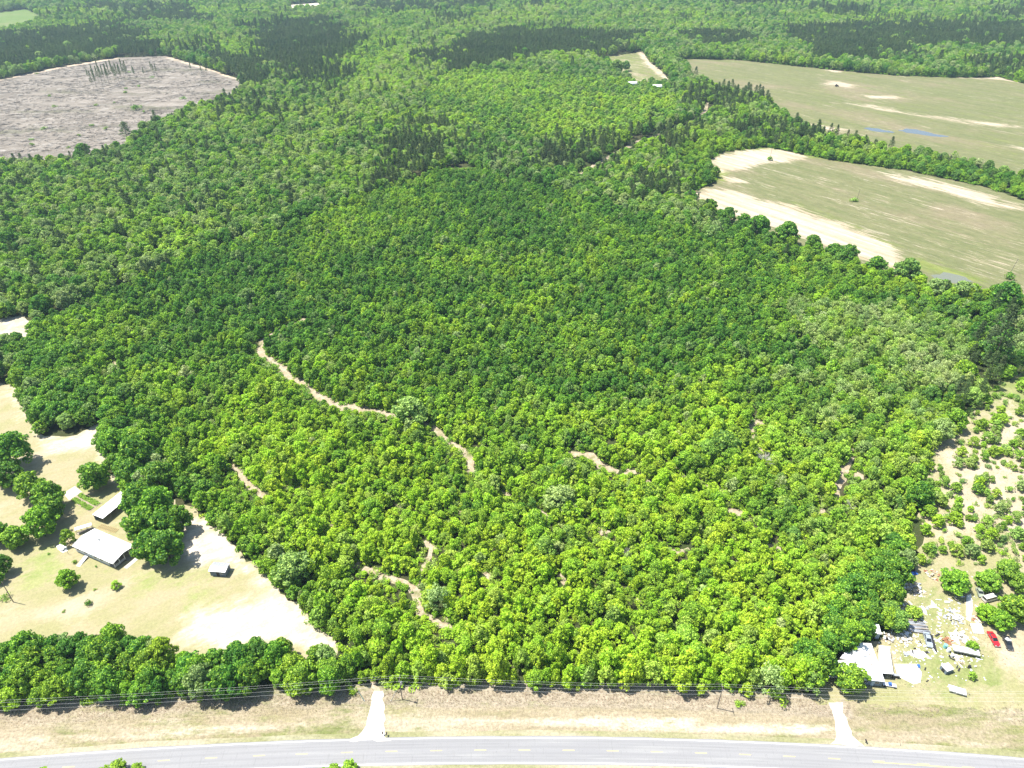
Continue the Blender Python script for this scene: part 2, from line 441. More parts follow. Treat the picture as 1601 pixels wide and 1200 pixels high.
v_green = lambda x, y: np.clip(np.interp(x, [-150, -100, -45, -32, -25, -10, 60, 96, 105, 150], [.52, .66, .68, .68, .62, .46, .44, .52, .70, .72]) * (0.62 + 0.5 * np.exp(-((vt(x, y) - 0.07) / 0.06) ** 2)), 0, 1)
verge_mat = ground_mat('roadside grass', [(0.335, 0.28, 0.195), (0.265, 0.225, 0.14), (0.38, 0.33, 0.24)],
    [('weed', (0.275, 0.235, 0.17), (0.335, 0.285, 0.215), 0.5, 0.25, (1.6, 1, 1)), ('sand', (0.55, 0.49, 0.40), (0.47, 0.40, 0.30), 0.6, 0.10, (3.5, 1, 1)), ('green', (0.15, 0.175, 0.06), (0.225, 0.22, 0.095), 0.9, 0.09, (3.0, 1, 1))], (0.62, 1.28), 0.9, (3, 1, 1), 0.0, 0.16)
sheet('roadside_verge', VERGE, 0.012, 2.4, verge_mat, {'weed': v_weed, 'sand': v_sand, 'green': v_green}, 0.0)
SOUTH = np.array([(x, float(road_y(x)) - 4.0) for x in vx[::-1]] + [(x, float(road_y(x)) - 26.0) for x in vx])
sheet('roadside_verge', SOUTH, 0.012, 3.0, verge_mat, {'weed': lambda x, y: 0.2 + 0 * x, 'sand': lambda x, y: 0.42 + 0 * x, 'green': lambda x, y: 0.42 + 0 * x}, 0.0)

# --- crumbling sandy shoulders lapping over the road edges
for sg in (1, -1):
    xs_ = np.arange(-420, 421, 2.5)
    inner = [(x, float(road_y(x)) + sg * (3.95 + .45 * float(fbm(np.array([x]), np.array([0.0]), 7, 44)[0]) - .2)) for x in xs_]
    outer = [(x, float(road_y(x)) + sg * (5.0 + 1.2 * float(fbm(np.array([x]), np.array([9.0]), 9, 47)[0]))) for x in xs_[::-1]]
    sheet('road_shoulder', np.array(inner + outer)[::sg], 0.058, 2.5, ground_mat('road shoulder', [(0.34, 0.30, 0.215), (0.22, 0.22, 0.11), (0.45, 0.41, 0.34)], [], (0.75, 1.25), 0.5, (5, 1, 1)), {}, 0.0)

# --- driveways
DRIVE = GP([(585, 1080), (598, 1080), (601, 1100), (602, 1153.5), (612, 1158), (545, 1158), (560, 1150), (572, 1135), (578, 1110), (581, 1095)])
DRIVE2 = GP([(1295, 1098), (1318, 1098), (1322, 1120), (1332, 1150), (1352, 1167), (1298, 1163), (1308, 1150), (1305, 1125)])
drive_mat = ground_mat('packed white sand', [(0.62, 0.57, 0.50), (0.56, 0.50, 0.43), (0.60, 0.55, 0.48)], [], (0.92, 1.08), 0.25)
sheet('driveway', DRIVE, 0.068, 1.2, drive_mat, {}, 0.18)
sheet('driveway', DRIVE2, 0.068, 1.2, sand_mat, {}, 0.2)

# --- cluttered lot and thin scrub beside it
s_sand = amax(blob([(1440, 700), (1601, 640), (1720, 700), (1720, 860), (1590, 870), (1500, 850), (1440, 860), (1400, 920), (1395, 985), (1430, 870)], 12), blob([(1575, 985), (1640, 970), (1680, 1080), (1620, 1070), (1590, 1040)], 6))
s_green = amax(lambda x, y: 0.30 + 0 * x, blob([(1440, 1000), (1560, 1020), (1590, 1090), (1480, 1100), (1430, 1075), (1420, 1035)], 7), blob([(1430, 900), (1470, 930), (1490, 1000), (1450, 985)], 7), blob([(1480, 560), (1620, 560), (1700, 640), (1560, 650)], 12))
scrub_mat = ground_mat('scrubby grass', [(0.31, 0.275, 0.165), (0.26, 0.25, 0.12), (0.36, 0.31, 0.215)],
    [('green', (0.185, 0.215, 0.075), (0.25, 0.255, 0.115), 1.0, 0.11, None), ('sand', (0.42, 0.35, 0.26), (0.34, 0.29, 0.19), 0.9, 0.07, None)], (0.78, 1.2), 0.6, (1.6, 1, 1), 0.5)
sheet('scrubby_lot', SCRUB, 0.024, 2.6, scrub_mat, {'sand': s_sand, 'green': s_green})

# --- farm fields
fa_sand = amax(blob([(1112, 252), (1128, 240), (1200, 231), (1262, 240), (1235, 250), (1190, 255), (1150, 268), (1118, 270)], 9), blob([(1130, 275), (1160, 280), (1172, 287), (1140, 285)], 5),
               blob([(1070, 299), (1120, 293), (1160, 300), (1220, 318), (1300, 345), (1370, 372), (1410, 400), (1420, 430), (1330, 400), (1230, 365), (1130, 330)], 8),
               lambda x, y: 0.75 * blob([(1350, 265), (1440, 275), (1530, 295), (1601, 318), (1640, 330), (1601, 332), (1540, 325), (1480, 305), (1400, 285)], 11)(x, y),
               lambda x, y: 0.52 * blob([(1240, 250), (1330, 262), (1420, 280), (1400, 290), (1300, 270)], 14)(x, y),
               lambda x, y: 0.6 * blob([(1480, 385), (1560, 400), (1640, 420), (1640, 440), (1560, 425), (1500, 405)], 12)(x, y), lambda x, y: 0.27 + 0 * x)
fa_green = amax(blob([(1400, 410), (1440, 405), (1500, 425), (1540, 438), (1470, 428)], 9), blob([(1100, 268), (1130, 262), (1140, 272), (1125, 285)], 5), blob([(1150, 232), (1280, 248), (1440, 268), (1400, 262), (1200, 229)], 4), lambda x, y: 0.8 * blob([(1250, 320), (1330, 345), (1400, 385), (1360, 370), (1270, 335)], 10)(x, y))
ROWS = math.atan2(GP([(1601, 345)])[0][1] - GP([(1150, 225)])[0][1], GP([(1601, 345)])[0][0] - GP([(1150, 225)])[0][0])
def field_mat(name, base, layers, rot):
    n = NT(name); p = n.pos()
    c = n.mix(n.step(n.noise(0.06, 7, p, (4, 0.5, 1), 0.8, rot), 0.40, 0.60), base[0], base[1])
    c = n.mix(n.step(n.noise(0.014, 5, p, (2, 1, 1), 0.65, rot), 0.48, 0.66), c, base[2])
    for an, ca, cb, ragged, sc in layers:
        nz = n.math('ADD', n.math('MULTIPLY', n.noise(sc, 7, p, (4, 0.6, 1), 0.8, rot), 0.5), n.math('MULTIPLY', n.noise(sc * 6, 5, p, (5, 0.6, 1), 0.75, rot), 0.5))
        f = n.step(n.math('ADD', n.attr(an), n.math('MULTIPLY', n.math('SUBTRACT', nz, 0.5), ragged * 2.2)), 0.36, 0.70)
        lc = n.mix(n.step(n.noise(sc * 2, 4, p, (10, 0.5, 1), 0.6, rot), 0.35, 0.65), ca, cb)
        c = n.mix(f, c, lc)
    fn = n.noise(0.22, 7, p, (1.8, 1, 1), 0.85, rot)
    h = n.n('ShaderNodeHueSaturation'); n.put(n.math('ADD', n.math('MULTIPLY', fn, 1.3), 0.35), h.inputs['Value']); n.put(c, h.inputs['Color'])
    return n.done(n.bsdf(h.outputs[0], 0.95, 0.05, 0, fn, 0.6, 0.4))
fmat = field_mat('fallow field', [(0.158, 0.158, 0.078), (0.125, 0.138, 0.06), (0.19, 0.165, 0.10)],
    [('green', (0.13, 0.17, 0.04), (0.18, 0.20, 0.06), 1.2, 0.05), ('sand', (0.44, 0.375, 0.29), (0.33, 0.27, 0.185), 1.5, 0.045)], ROWS)
fieldA = sheet('farm_field', FIELD_A, 0.03, 4.0, fmat, {'sand': fa_sand, 'green': fa_green}, 0.2)
fb_sand = amax(blob([(1290, 130), (1300, 126), (1335, 132), (1330, 137), (1300, 134)], 9), blob([(1345, 148), (1405, 150), (1400, 154), (1360, 153)], 8),
               lambda x, y: 0.8 * blob([(1315, 160), (1360, 163), (1440, 178), (1500, 185), (1601, 196), (1601, 200), (1500, 192), (1420, 181), (1360, 170)], 10)(x, y), blob([(1270, 193), (1340, 203), (1300, 205)], 6), blob([(1585, 228), (1640, 236), (1620, 240)], 8),
               blob([(1280, 108), (1320, 110), (1310, 113)], 5), blob([(1490, 121), (1570, 119), (1640, 138), (1570, 125)], 7), lambda x, y: 0.22 + 0 * x)
fb_green = lambda x, y: 0.34 + 0 * x
sheet('farm_field', FIELD_B, 0.03, 7.0, fmat, {'sand': fb_sand, 'green': fb_green}, 0.15)
sheet('farm_field', FIELD_C, 0.03, 6.0, fmat, {'sand': amax(band([(1005, 82), (1022, 105), (1055, 130)], 16), lambda x, y: 0.36 + 0 * x), 'green': lambda x, y: 0.5 + 0 * x}, 0.15)
mead = field_mat('green meadow', [(0.13, 0.18, 0.055), (0.10, 0.155, 0.045), (0.18, 0.18, 0.085)], [], 0)
sheet('meadow', FIELD_D, 0.03, 12.0, mead, {}, 0.1)

# --- clear-cut
def slash():
    n = NT('logging slash'); p = n.pos()
    c = n.mix(n.step(n.noise(0.05, 7, p, (2.6, 1, 1), 0.75, 0.15), 0.38, 0.60), (0.245, 0.214, 0.180), (0.155, 0.134, 0.111))
    c = n.mix(n.step(n.noise(0.16, 7, p, (3, 1, 1), 0.8, 0.2), 0.52, 0.64), c, (0.33, 0.31, 0.28))
    c = n.mix(n.math('MULTIPLY', n.step(n.noise(0.02, 6, p, (2, 1, 1), 0.7), 0.53, 0.64), 0.65), c, (0.105, 0.105, 0.062))
    c = n.mix(n.step(n.noise(0.22, 6, p, (3.5, 1, 1), 0.85), 0.55, 0.64), c, (0.08, 0.074, 0.06))
    c = n.mix(n.step(n.attr('sand'), 0.3, 0.6), c, (0.44, 0.35, 0.26))
    return n.done(n.bsdf(c, 0.95, 0.05, 0, n.noise(0.4, 5, p), 0.9, 0.8))
sheet('clearcut_ground', CLEARCUT, 0.03, 7.0, slash(), {'sand': amax(band([(-220, 163), (0, 124), (100, 104), (180, 91)], 11), band([(260, 89), (320, 106), (378, 126)], 7))}, 0.1)

# --- tracks
def strip_poly(line, w):
    n = len(line); L = []; R = []
    for i in range(n):
        d = line[min(i + 1, n - 1)] - line[max(i - 1, 0)]; d = d / (np.hypot(*d) + 1e-9); q = np.array((-d[1], d[0]))
        k = w * rng.uniform(0.75, 1.35) * (0.6 if i in (0, n - 1) else 1)
        L.append(line[i] + q * k); R.append(line[i] - q * k * rng.uniform(.8, 1.2))
    return np.array(L + R[::-1])
track_mat = ground_mat('track sand', [(0.40, 0.33, 0.245), (0.30, 0.245, 0.16), (0.17, 0.175, 0.07)], [], (0.7, 1.25), 0.7, None, 0.0, 0.35)
for i, (k, (l, w)) in enumerate(TR.items()):
    sheet('sandy_track', strip_poly(l, w * 0.95), 0.02 + 0.004 * i, 1.6, track_mat, {}, 0.25)

SPOTS = [(1010, 752), (1165, 690), (660, 660), (790, 772), (845, 806), (1100, 757), (1228, 722), (862, 692), (556, 884), (700, 968), (672, 853), (1186, 660), (252, 596), (186, 566), (292, 642), (456, 762), (520, 546), (985, 741), (1130, 770), (760, 690), (1330, 702), (1286, 800), (1150, 800), (940, 830), (1060, 860), (620, 790), (520, 820), (720, 800), (1205, 860), (880, 905), (760, 900), (1000, 940), (830, 745), (300, 700), (1345, 745)]
SPOT_L = []
for i, s_ in enumerate(SPOTS):
    c0 = np.array(G(*s_)); a = rng.uniform(0, 3.14); L_ = rng.uniform(1.4, 4.4); w = rng.uniform(1.0, 1.8)
    l = np.array([c0 - L_ * np.array((math.cos(a), math.sin(a) * .6)), c0 + rng.normal(0, .5, 2), c0 + L_ * np.array((math.cos(a), math.sin(a) * .6))])
    SPOT_L.append((l, w)); sheet('sandy_patch', strip_poly(l, w * 1.2), 0.075 + 0.002 * i, 1.4, track_mat, {}, 0.25)

# --- water
def water():
    n = NT('shallow water')
    return n.done(n.bsdf((0.10, 0.12, 0.13), 0.22, 0.4, 0, n.noise(1.5, 3), 0.05, 0.05))
M['water'] = water()
n = NT('murky water'); M['murky water'] = n.done(n.bsdf((0.15, 0.16, 0.12), 0.35, 0.3, 0, n.noise(1.5, 3), 0.2, 0.1))
for q in PUDDLES: sheet('flood_water', q, 0.05, 3.0, M['water'], {}, 0.3)
sheet('field_pond_water', POND, 0.05, 3.0, M['murky water'], {}, 0.3)
# ------------------------------------------------------------------ trees: crowns of many leaf clumps on forked trunks
class Soup:
    def __init__(s): s.v = []; s.lr = []; s.nf = 0
def leaf_quads(cen, nor, size, r, asp=1.0):
    n = len(cen)
    nor = nor / (np.linalg.norm(nor, axis=1, keepdims=True) + 1e-9)
    t = r.normal(size=(n, 3)); t -= nor * (t * nor).sum(1, keepdims=True); t /= np.linalg.norm(t, axis=1, keepdims=True) + 1e-9
    bt = np.cross(nor, t)
    a = size[:, None] * r.uniform(.75, 1.25, (n, 1)); c = a * asp * r.uniform(.6, 1.0, (n, 1))
    q = np.stack([cen - t * a - nor * a * .18, cen + bt * c * r.uniform(.6, 1, (n, 1)) + t * a * .1, cen + t * a - nor * a * .22, cen - bt * c], 1)
    return q.reshape(-1, 3)
def crown_lumps(r, lumps, per, size, flat=0.85):
    """lumps: (centre, radius); leaf clumps sit on each lump, facing out of it"""
    cs, ns, ss = [], [], []
    for (c, rad) in lumps:
        k = max(9, int(per * rad * rad))
        d = r.normal(size=(k, 3)); d[:, 2] = d[:, 2] * .9 + .22
        d /= np.linalg.norm(d, axis=1, keepdims=True)
        rr = rad * r.uniform(.72, 1.06, (k, 1))
        p = np.array(c) + d * rr * np.array((1, 1, flat))
        nn = d + r.normal(size=(k, 3)) * .6 + np.array((0, 0, .3))
        cs.append(p); ns.append(nn); ss.append(np.full(k, size) * r.uniform(.7, 1.3, k))
    return np.concatenate(cs), np.concatenate(ns), np.concatenate(ss)
def quads_mesh(name, V, lr, mat):
    n = len(V) // 4
    me = bpy.data.meshes.new(name)
    me.vertices.add(4 * n); me.vertices.foreach_set('co', V.astype(np.float32).ravel())
    me.loops.add(4 * n); me.loops.foreach_set('vertex_index', np.arange(4 * n, dtype=np.int32))
    me.polygons.add(n); me.polygons.foreach_set('loop_start', np.arange(0, 4 * n, 4, dtype=np.int32))
    me.attributes.new('leafr', 'FLOAT', 'POINT').data.foreach_set('value', np.repeat(lr, 4).astype(np.float32))
    me.update(calc_edges=True); me.validate()
    me.materials.append(mat)
    return me
def trunk_mesh(name, r, H, R, rad, limbs, fork=0.4):
    b = MB()
    top = Vector((r.normal(0, .15), r.normal(0, .15), H * fork))
    b.tube((0, 0, -0.15), top, rad, rad * .7, 7)
    b.tube(top, (top.x + r.normal(0, .3), top.y + r.normal(0, .3), H * .86), rad * .7, rad * .15, 6)
    for i in range(limbs):
        a = 2 * math.pi * (i + r.uniform(-.3, .3)) / limbs
        z0 = H * (fork + r.uniform(-.05, .18)); L = R * r.uniform(.5, .8)
        p = Vector((top.x, top.y, z0)); m = p + Vector((math.cos(a) * L * .55, math.sin(a) * L * .55, H * .12)); q = m + Vector((math.cos(a) * L * .45, math.sin(a) * L * .45, H * .14))
        b.tube(p, m, rad * .42, rad * .28, 5); b.tube(m, q, rad * .28, rad * .1, 5)
    return b.mesh(name, M['bark'])
def broad_lumps(r, H, R, base, n, kind):
    L = []
    for i in range(n):
        t = (i + r.uniform(0, 1)) / n                       # 0 bottom .. 1 top
        if kind == 'young': prof = math.sqrt(max(0, 1 - (max(0, t - .2) / .86) ** 1.7)) if t > .2 else .85
        else: prof = math.sqrt(max(0, 1 - (max(0, t - .25) / .8) ** 2)) if t > .25 else .82
        a = i * 2.399 + r.uniform(-.5, .5)
        rad = R * (r.uniform(.14, .42) if kind == 'young' else r.uniform(.12, .34))
        d = max(0, R * prof - rad * .8) * r.uniform(.6, 1.32)
        z = base + (H - base - rad * .7) * t
        L.append(((math.cos(a) * d, math.sin(a) * d, z), rad))
    L.append(((0, 0, base + (H - base) * .55), R * .5))
    L.append(((r.normal(0, .15), r.normal(0, .15), H - R * .35), R * .36))
    return L

KINDS = {}
def add_kind(key, crown, trunk): KINDS.setdefault(key, []).append((crown, trunk))
for i in range(6):                                          # young broadleaf trees about 8 m tall
    r = np.random.default_rng(100 + i)
    H, R = 7.2, r.uniform(2.4, 2.9)
    c, n, s = crown_lumps(r, broad_lumps(r, H, R, 1.3, 26, 'young'), 84, .29)
    add_kind('young', quads_mesh('young_crown', leaf_quads(c, n, s, r), r.random(len(c)), M['leaf']), trunk_mesh('young_trunk', r, H, R, .12, 4, .35))
for i in range(6):                                          # full grown broadleaf trees about 12 m tall
    r = np.random.default_rng(200 + i)
    H, R = 12.0, r.uniform(4.6, 5.2)
    c, n, s = crown_lumps(r, broad_lumps(r, H, R, 2.6, 64, 'mature'), 66, .35)
    add_kind('mature', quads_mesh('broad_crown', leaf_quads(c, n, s, r), r.random(len(c)), M['leaf']), trunk_mesh('broad_trunk', r, H, R, .28, 6, .33))
for i in range(4):                                          # thin feathery pale trees
    r = np.random.default_rng(300 + i)
    H, R = 9.0, r.uniform(3.0, 3.6)
    c, n, s = crown_lumps(r, broad_lumps(r, H, R, 2.0, 20, 'mature'), 60, .24)
    add_kind('feathery', quads_mesh('feathery_crown', leaf_quads(c, n, s, r), r.random(len(c)), M['leaf']), trunk_mesh('feathery_trunk', r, H, R, .13, 7, .25))
for i in range(5):                                          # pines about 20 m tall
    r = np.random.default_rng(400 + i)
    H, R = 20.0, r.uniform(3.0, 3.6); base = H * r.uniform(.34, .48)
    L = []
    for k in range(34):
        t = (k + r.uniform(0, 1)) / 34; a = k * 2.399 + r.uniform(-.4, .4)
        d = R * (1 - t) ** .75 * r.uniform(.45, 1.0)
        L.append(((math.cos(a) * d, math.sin(a) * d, base + (H - base - .4) * t), r.uniform(.75, 1.15)))
    c, n, s = crown_lumps(r, L, 42, .33, .6)
    b = MB(); b.tube((0, 0, -.2), (r.normal(0, .2), r.normal(0, .2), H * .93), .2, .05, 6)
    for k in range(7):
        a = r.uniform(0, 6.28); z = base + (H - base) * r.uniform(-.05, .6); b.tube((0, 0, z), (math.cos(a) * R * .6, math.sin(a) * R * .6, z + .5), .05, .02, 4)
    add_kind('pine', quads_mesh('pine_crown', leaf_quads(c, n, s, r, .55), r.random(len(c)), M['needle']), b.mesh('pine_trunk', M['bark']))
for i in range(4):                                          # low shrubs about 2 m
    r = np.random.default_rng(500 + i)
    L = [((r.normal(0, .6), r.normal(0, .6), r.uniform(.5, 1.5)), r.uniform(.55, .9)) for k in range(6)]
    c, n, s = crown_lumps(r, L, 80, .19)
    b = MB()
    for k in range(4):
        a = r.uniform(0, 6.28); b.tube((0, 0, -.05), (math.cos(a) * .5, math.sin(a) * .5, 1.2), .04, .015, 4)
    add_kind('shrub', quads_mesh('shrub_leaves', leaf_quads(c, n, s, r), r.random(len(c)), M['leaf']), b.mesh('shrub_stems', M['bark']))
for i in range(3):                                          # bare grey dead trees
    r = np.random.default_rng(600 + i)
    b = MB(); H = 8.5
    b.tube((0, 0, -.1), (.2, .1, H * .55), .18, .1, 6)
    for k in range(13):
        a = k * 2.4; z = H * r.uniform(.3, .58); L = r.uniform(1.6, 2.8); p = Vector((.1, .05, z)); m = p + Vector((math.cos(a) * L * .6, math.sin(a) * L * .6, r.uniform(.8, 1.6)))
        b.tube(p, m, .08, .05, 5)
        for q in range(4):
            e = m + Vector((math.cos(a + r.normal(0, .7)) * L * .6, math.sin(a + r.normal(0, .7)) * L * .6, r.uniform(.3, 1.5))); b.tube(m, e, .05, .02, 4)
            for w in range(2): b.tube(m.lerp(e, .6), e + Vector((r.normal(0, .6), r.normal(0, .6), r.uniform(0, .7))), .03, .012, 3)
    add_kind('dead', b.mesh('bare_branches', M['deadwood']), None)

def joined(name, crown, trunk):
    """crown and trunk as one mesh with two materials, for the massed trees"""
    if trunk is None: return bpy.data.objects.new(name, crown)
    nv = len(crown.vertices); V = np.empty(nv * 3, np.float32); crown.vertices.foreach_get('co', V)
    tv = len(trunk.vertices); T = np.empty(tv * 3, np.float32); trunk.vertices.foreach_get('co', T)
    nq = nv // 4
    me = bpy.data.meshes.new(name)
    fs = [tuple(range(4 * k, 4 * k + 4)) for k in range(nq)] + [tuple(nv + i for i in p.vertices) for p in trunk.polygons]
    me.from_pydata(np.concatenate([V, T]).reshape(-1, 3).tolist(), [], fs)
    lr = np.zeros(nv, np.float32); crown.attributes['leafr'].data.foreach_get('value', lr)
    me.attributes.new('leafr', 'FLOAT', 'POINT').data.foreach_set('value', np.concatenate([lr, np.zeros(tv, np.float32)]))
    me.materials.append(crown.materials[0]); me.materials.append(M['bark'])
    me.polygons.foreach_set('material_index', [0] * nq + [1] * len(trunk.polygons)); me.update()
    return bpy.data.objects.new(name, me)
JOIN = {k: [joined('%s_%d' % (k, i), c, t) for i, (c, t) in enumerate(v)] for k, v in KINDS.items()}
SRC = {}
for k, obs in JOIN.items():
    c = bpy.data.collections.new('source_' + k)
    for o in obs: c.objects.link(o)
    SRC[k] = c

# ------------------------------------------------------------------ where trees stand
P_LIST = []      # arrays: kind, x, y, sxy, sz, tint, pale, zone
def emit(kind, x, y, s, sz, tint, pale, zone):
    n = len(x)
    if n == 0: return
    A = lambda v: np.broadcast_to(np.asarray(v, float), (n,)).copy()
    P_LIST.append((np.array([kind] * n, object), A(x), A(y), A(s), A(sz), A(tint), A(pale), np.array([zone] * n, object)))
def jgrid(x0, x1, y0, y1, sp, j=0.42):
    gx, gy = np.meshgrid(np.arange(x0, x1, sp), np.arange(y0, y1, sp * .9))
    gx = gx + (np.arange(gx.shape[0]) % 2)[:, None] * sp * .5
    gx = gx.ravel(); gy = gy.ravel()
    return gx + rng.uniform(-j, j, len(gx)) * sp, gy + rng.uniform(-j, j, len(gy)) * sp
def in_view(x, y, pad=1.13):
    d = y * CP + CAM_H * SP
    return np.abs(x) < d * 800.5 / FPX * pad + 12

PARCEL = GP([(40, 490, 8), (720, 242, 8), (1540, 486, 8), (1500, 590, 5), (1450, 720), (1425, 790), (1420, 850), (1395, 930), (1330, 1010), (1262, 1060), (1240, 1079), (1100, 1079), (800, 1074), (610, 1073), (555, 1078), (540, 1040), (530, 1010), (500, 985), (445, 930), (380, 865), (335, 822), (300, 792), (260, 760), (235, 700), (165, 620), (100, 560)])
BELT = GP([(-300, 1062), (0, 1036), (130, 1014), (200, 1016), (260, 1036), (330, 1036), (430, 1024), (520, 1036), (545, 1045), (560, 1078), (400, 1086), (200, 1098), (0, 1107), (-300, 1120)])
LOTEDGE = GP([(1245, 1078), (1290, 1045), (1330, 1010), (1385, 985), (1395, 930), (1425, 870), (1400, 850), (1340, 900), (1280, 990), (1235, 1060)])
PALE = GP([(1300, 490, 6), (1420, 470, 6), (1530, 500, 6), (1515, 590, 5), (1460, 660, 4), (1380, 660, 4), (1300, 640, 4), (1270, 560, 5)])
LOBE = GP([(25, 545), (60, 535), (95, 548), (165, 620), (235, 700), (240, 760), (200, 765), (168, 720), (170, 680), (163, 650), (120, 676), (75, 678), (42, 640), (32, 600)])
PINES = [GP(p) for p in (
    [(-250, 90, 12), (0, 45, 12), (110, 36, 12), (175, 30, 12), (258, 60, 12), (236, 84, 12), (180, 88), (100, 101), (0, 120), (-250, 165)],
    [(640, 80, 14), (720, 55, 14), (790, 36, 14), (1020, 44, 14), (1000, 72, 14), (925, 80, 14), (830, 82, 14), (700, 100, 14)],
    [(1225, 36, 14), (1400, 28, 14), (1620, 30, 14), (1800, 60, 14), (1620, 66, 14), (1480, 66, 14), (1460, 82, 14), (1380, 90, 14), (1280, 82, 14), (1230, 62, 14)],
    [(500, 200, 14), (600, 180, 14), (720, 210, 14), (790, 230, 14), (760, 245, 14), (640, 245, 14), (540, 240, 14)],
    [(380, 40, 14), (500, 20, 14), (560, 40, 14), (540, 75, 14), (470, 105, 14), (400, 95, 14)],
    [(1060, 150, 12), (1140, 150, 12), (1195, 180, 12), (1235, 215, 12), (1200, 226, 8), (1130, 205, 12), (1095, 185, 12)],
    [(1050, 38, 14), (1170, 42, 14), (1200, 60, 14), (1100, 66, 14)], [(320, 70, 14), (400, 90, 14), (420, 120, 14), (378, 128, 10), (330, 104, 10)],
    [(520, 0, 14), (760, -4, 14), (770, 8, 14), (560, 16, 14)], [(120, 0, 14), (300, 4, 14), (330, 30, 14), (200, 30, 14)])]
GREENPLANT = GP([(640, 150, 8), (700, 110, 8), (800, 105, 8), (1000, 120, 8), (1070, 150, 8), (1050, 180, 8), (960, 210, 8), (820, 215, 8), (700, 190, 8)])
PALEBAND = GP([(400, 235, 10), (520, 150, 10), (640, 60, 10), (790, 10, 10), (900, 10, 10), (760, 60, 10), (690, 110, 10), (640, 160, 10), (560, 180, 10), (500, 240, 10)])
HOLES = [YARD, PATCH, FIELD_A, FIELD_B, FIELD_C, FIELD_D, CLEARCUT, SCRUB]
EXTRA_HOLES = [GP([(450, 6), (500, 4), (505, 18), (455, 20)]), GP([(500, 0), (560, -3), (560, 5), (500, 8)])]
def free(x, y, tw=1.0):
    k = np.ones(len(x), bool)
    for h in HOLES + EXTRA_HOLES + [POND]: k &= ~inside(h, x, y)
    for l, w in list(TR.values()) + SPOT_L: k &= dist_line(l, x, y) > w * tw
    k &= y > woods_y(x)
    k &= ~inside(PATCH, x, y + 9)
    for o_ in (8, 16): k &= dist_line(TR['back road'][0], x, y + o_) > 2.6
    return k

# 1. the young wood
x, y = jgrid(-300, 330, 110, 620, 3.2)
k = inside(PARCEL, x, y) & free(x, y, 1.0) & (sd(PALE, x, y) < (fbm(x, y, 40, 41) - .5) * 90 + rng.normal(0, 6, len(x))); x, y = x[k], y[k]
big = fbm(x, y, 60, 3); tone = fbm(x, y, 45, 5); fine = fbm(x, y, 14, 9)
front = smooth(330, 170, y)
gapn = fbm(x, y, 26, 21)
keep = (gapn > .17 + 0.05 * front) | (rng.random(len(x)) < .6)
x, y, big, tone, fine, front = [a[keep] for a in (x, y, big, tone, fine, front)]
tint = np.clip(.24 + .66 * front + (tone - .5) * 1.0 + (fine - .5) * .9 + rng.normal(0, .17, len(x)), 0.0, 1)
# a side belt of darker trees along the house yard and along the back of the wood
edge = dist_line(GP([(165, 620), (260, 760), (380, 865), (530, 1010)]), x, y)
tint *= np.clip(.45 + edge / 45, 0, 1)
side = (x > 60) & (y > 185) & (big > .56)
front_row = y < woods_y(x) + 9
s = rng.uniform(.52, 1.2, len(x)) * (1 + (fine - .5) * .6) * .88; s[front_row] *= 1.1
sz = s * rng.uniform(.75, 1.3, len(x)); sz[front_row] *= 1.35
dn = np.full(len(x), 9.0)                                    # low regrowth on the near side of the sandy openings
for l, w in list(TR.values()) + SPOT_L:
    for o_ in (2.0, 5.0, 8.0): dn = np.minimum(dn, dist_line(l, x, y + o_) / w)
low = dn < 0.95
s[low] *= .62; sz[low] *= .40
gone = rng.random(len(x)) < .06
x, y, s, sz, tint, big, side, front = [a[~gone] for a in (x, y, s, sz, tint, big, side, front)]; low = low[~gone]
pale = np.where(rng.random(len(x)) < .02, rng.uniform(.4, .9, len(x)), np.where(rng.random(len(x)) < .1, .22, 0))
right = smooth(70, 150, x) * smooth(330, 200, y)
pale = np.clip(pale + right * .25 * rng.random(len(x)), 0, 1)
mat_ = side & (rng.random(len(x)) < .16)
m2 = rng.random(len(x)) < .03
front_row_ = lambda x, y: y < woods_y(x) + 9
kk = (mat_ | m2) & ~low
ff = ~kk & ~front_row_(x, y) & (rng.random(len(x)) < .18)
emit('feathery', x[ff], y[ff], s[ff] * .82, sz[ff] * .86, tint[ff], np.clip(pale[ff] + .08, 0, 1), 'young')
nn_ = ~kk & ~ff
emit('young', x[nn_], y[nn_], s[nn_], sz[nn_], tint[nn_], pale[nn_], 'young')
emit('mature', x[kk], y[kk], s[kk] * .78, s[kk] * .8, tint[kk] * .55 + .05, pale[kk] * .6, 'woodtall')
x, y = jgrid(0, 330, 150, 480, 4.4); k = (sd(PALE, x, y) > (fbm(x, y, 40, 41) - .5) * 90 + rng.normal(0, 6, len(x))) & inside(PARCEL, x, y) & free(x, y); x, y = x[k], y[k]
emit('feathery', x, y, rng.uniform(.75, 1.15, len(x)), rng.uniform(.7, 1.1, len(x)), np.clip(.45 + (fbm(x, y, 18, 51) - .5) * .9 + rng.normal(0, .15, len(x)), 0, 1), np.clip(.38 + (fbm(x, y, 25, 52) - .5) * 1.2 + rng.normal(0, .2, len(x)), 0, 1), 'pale')
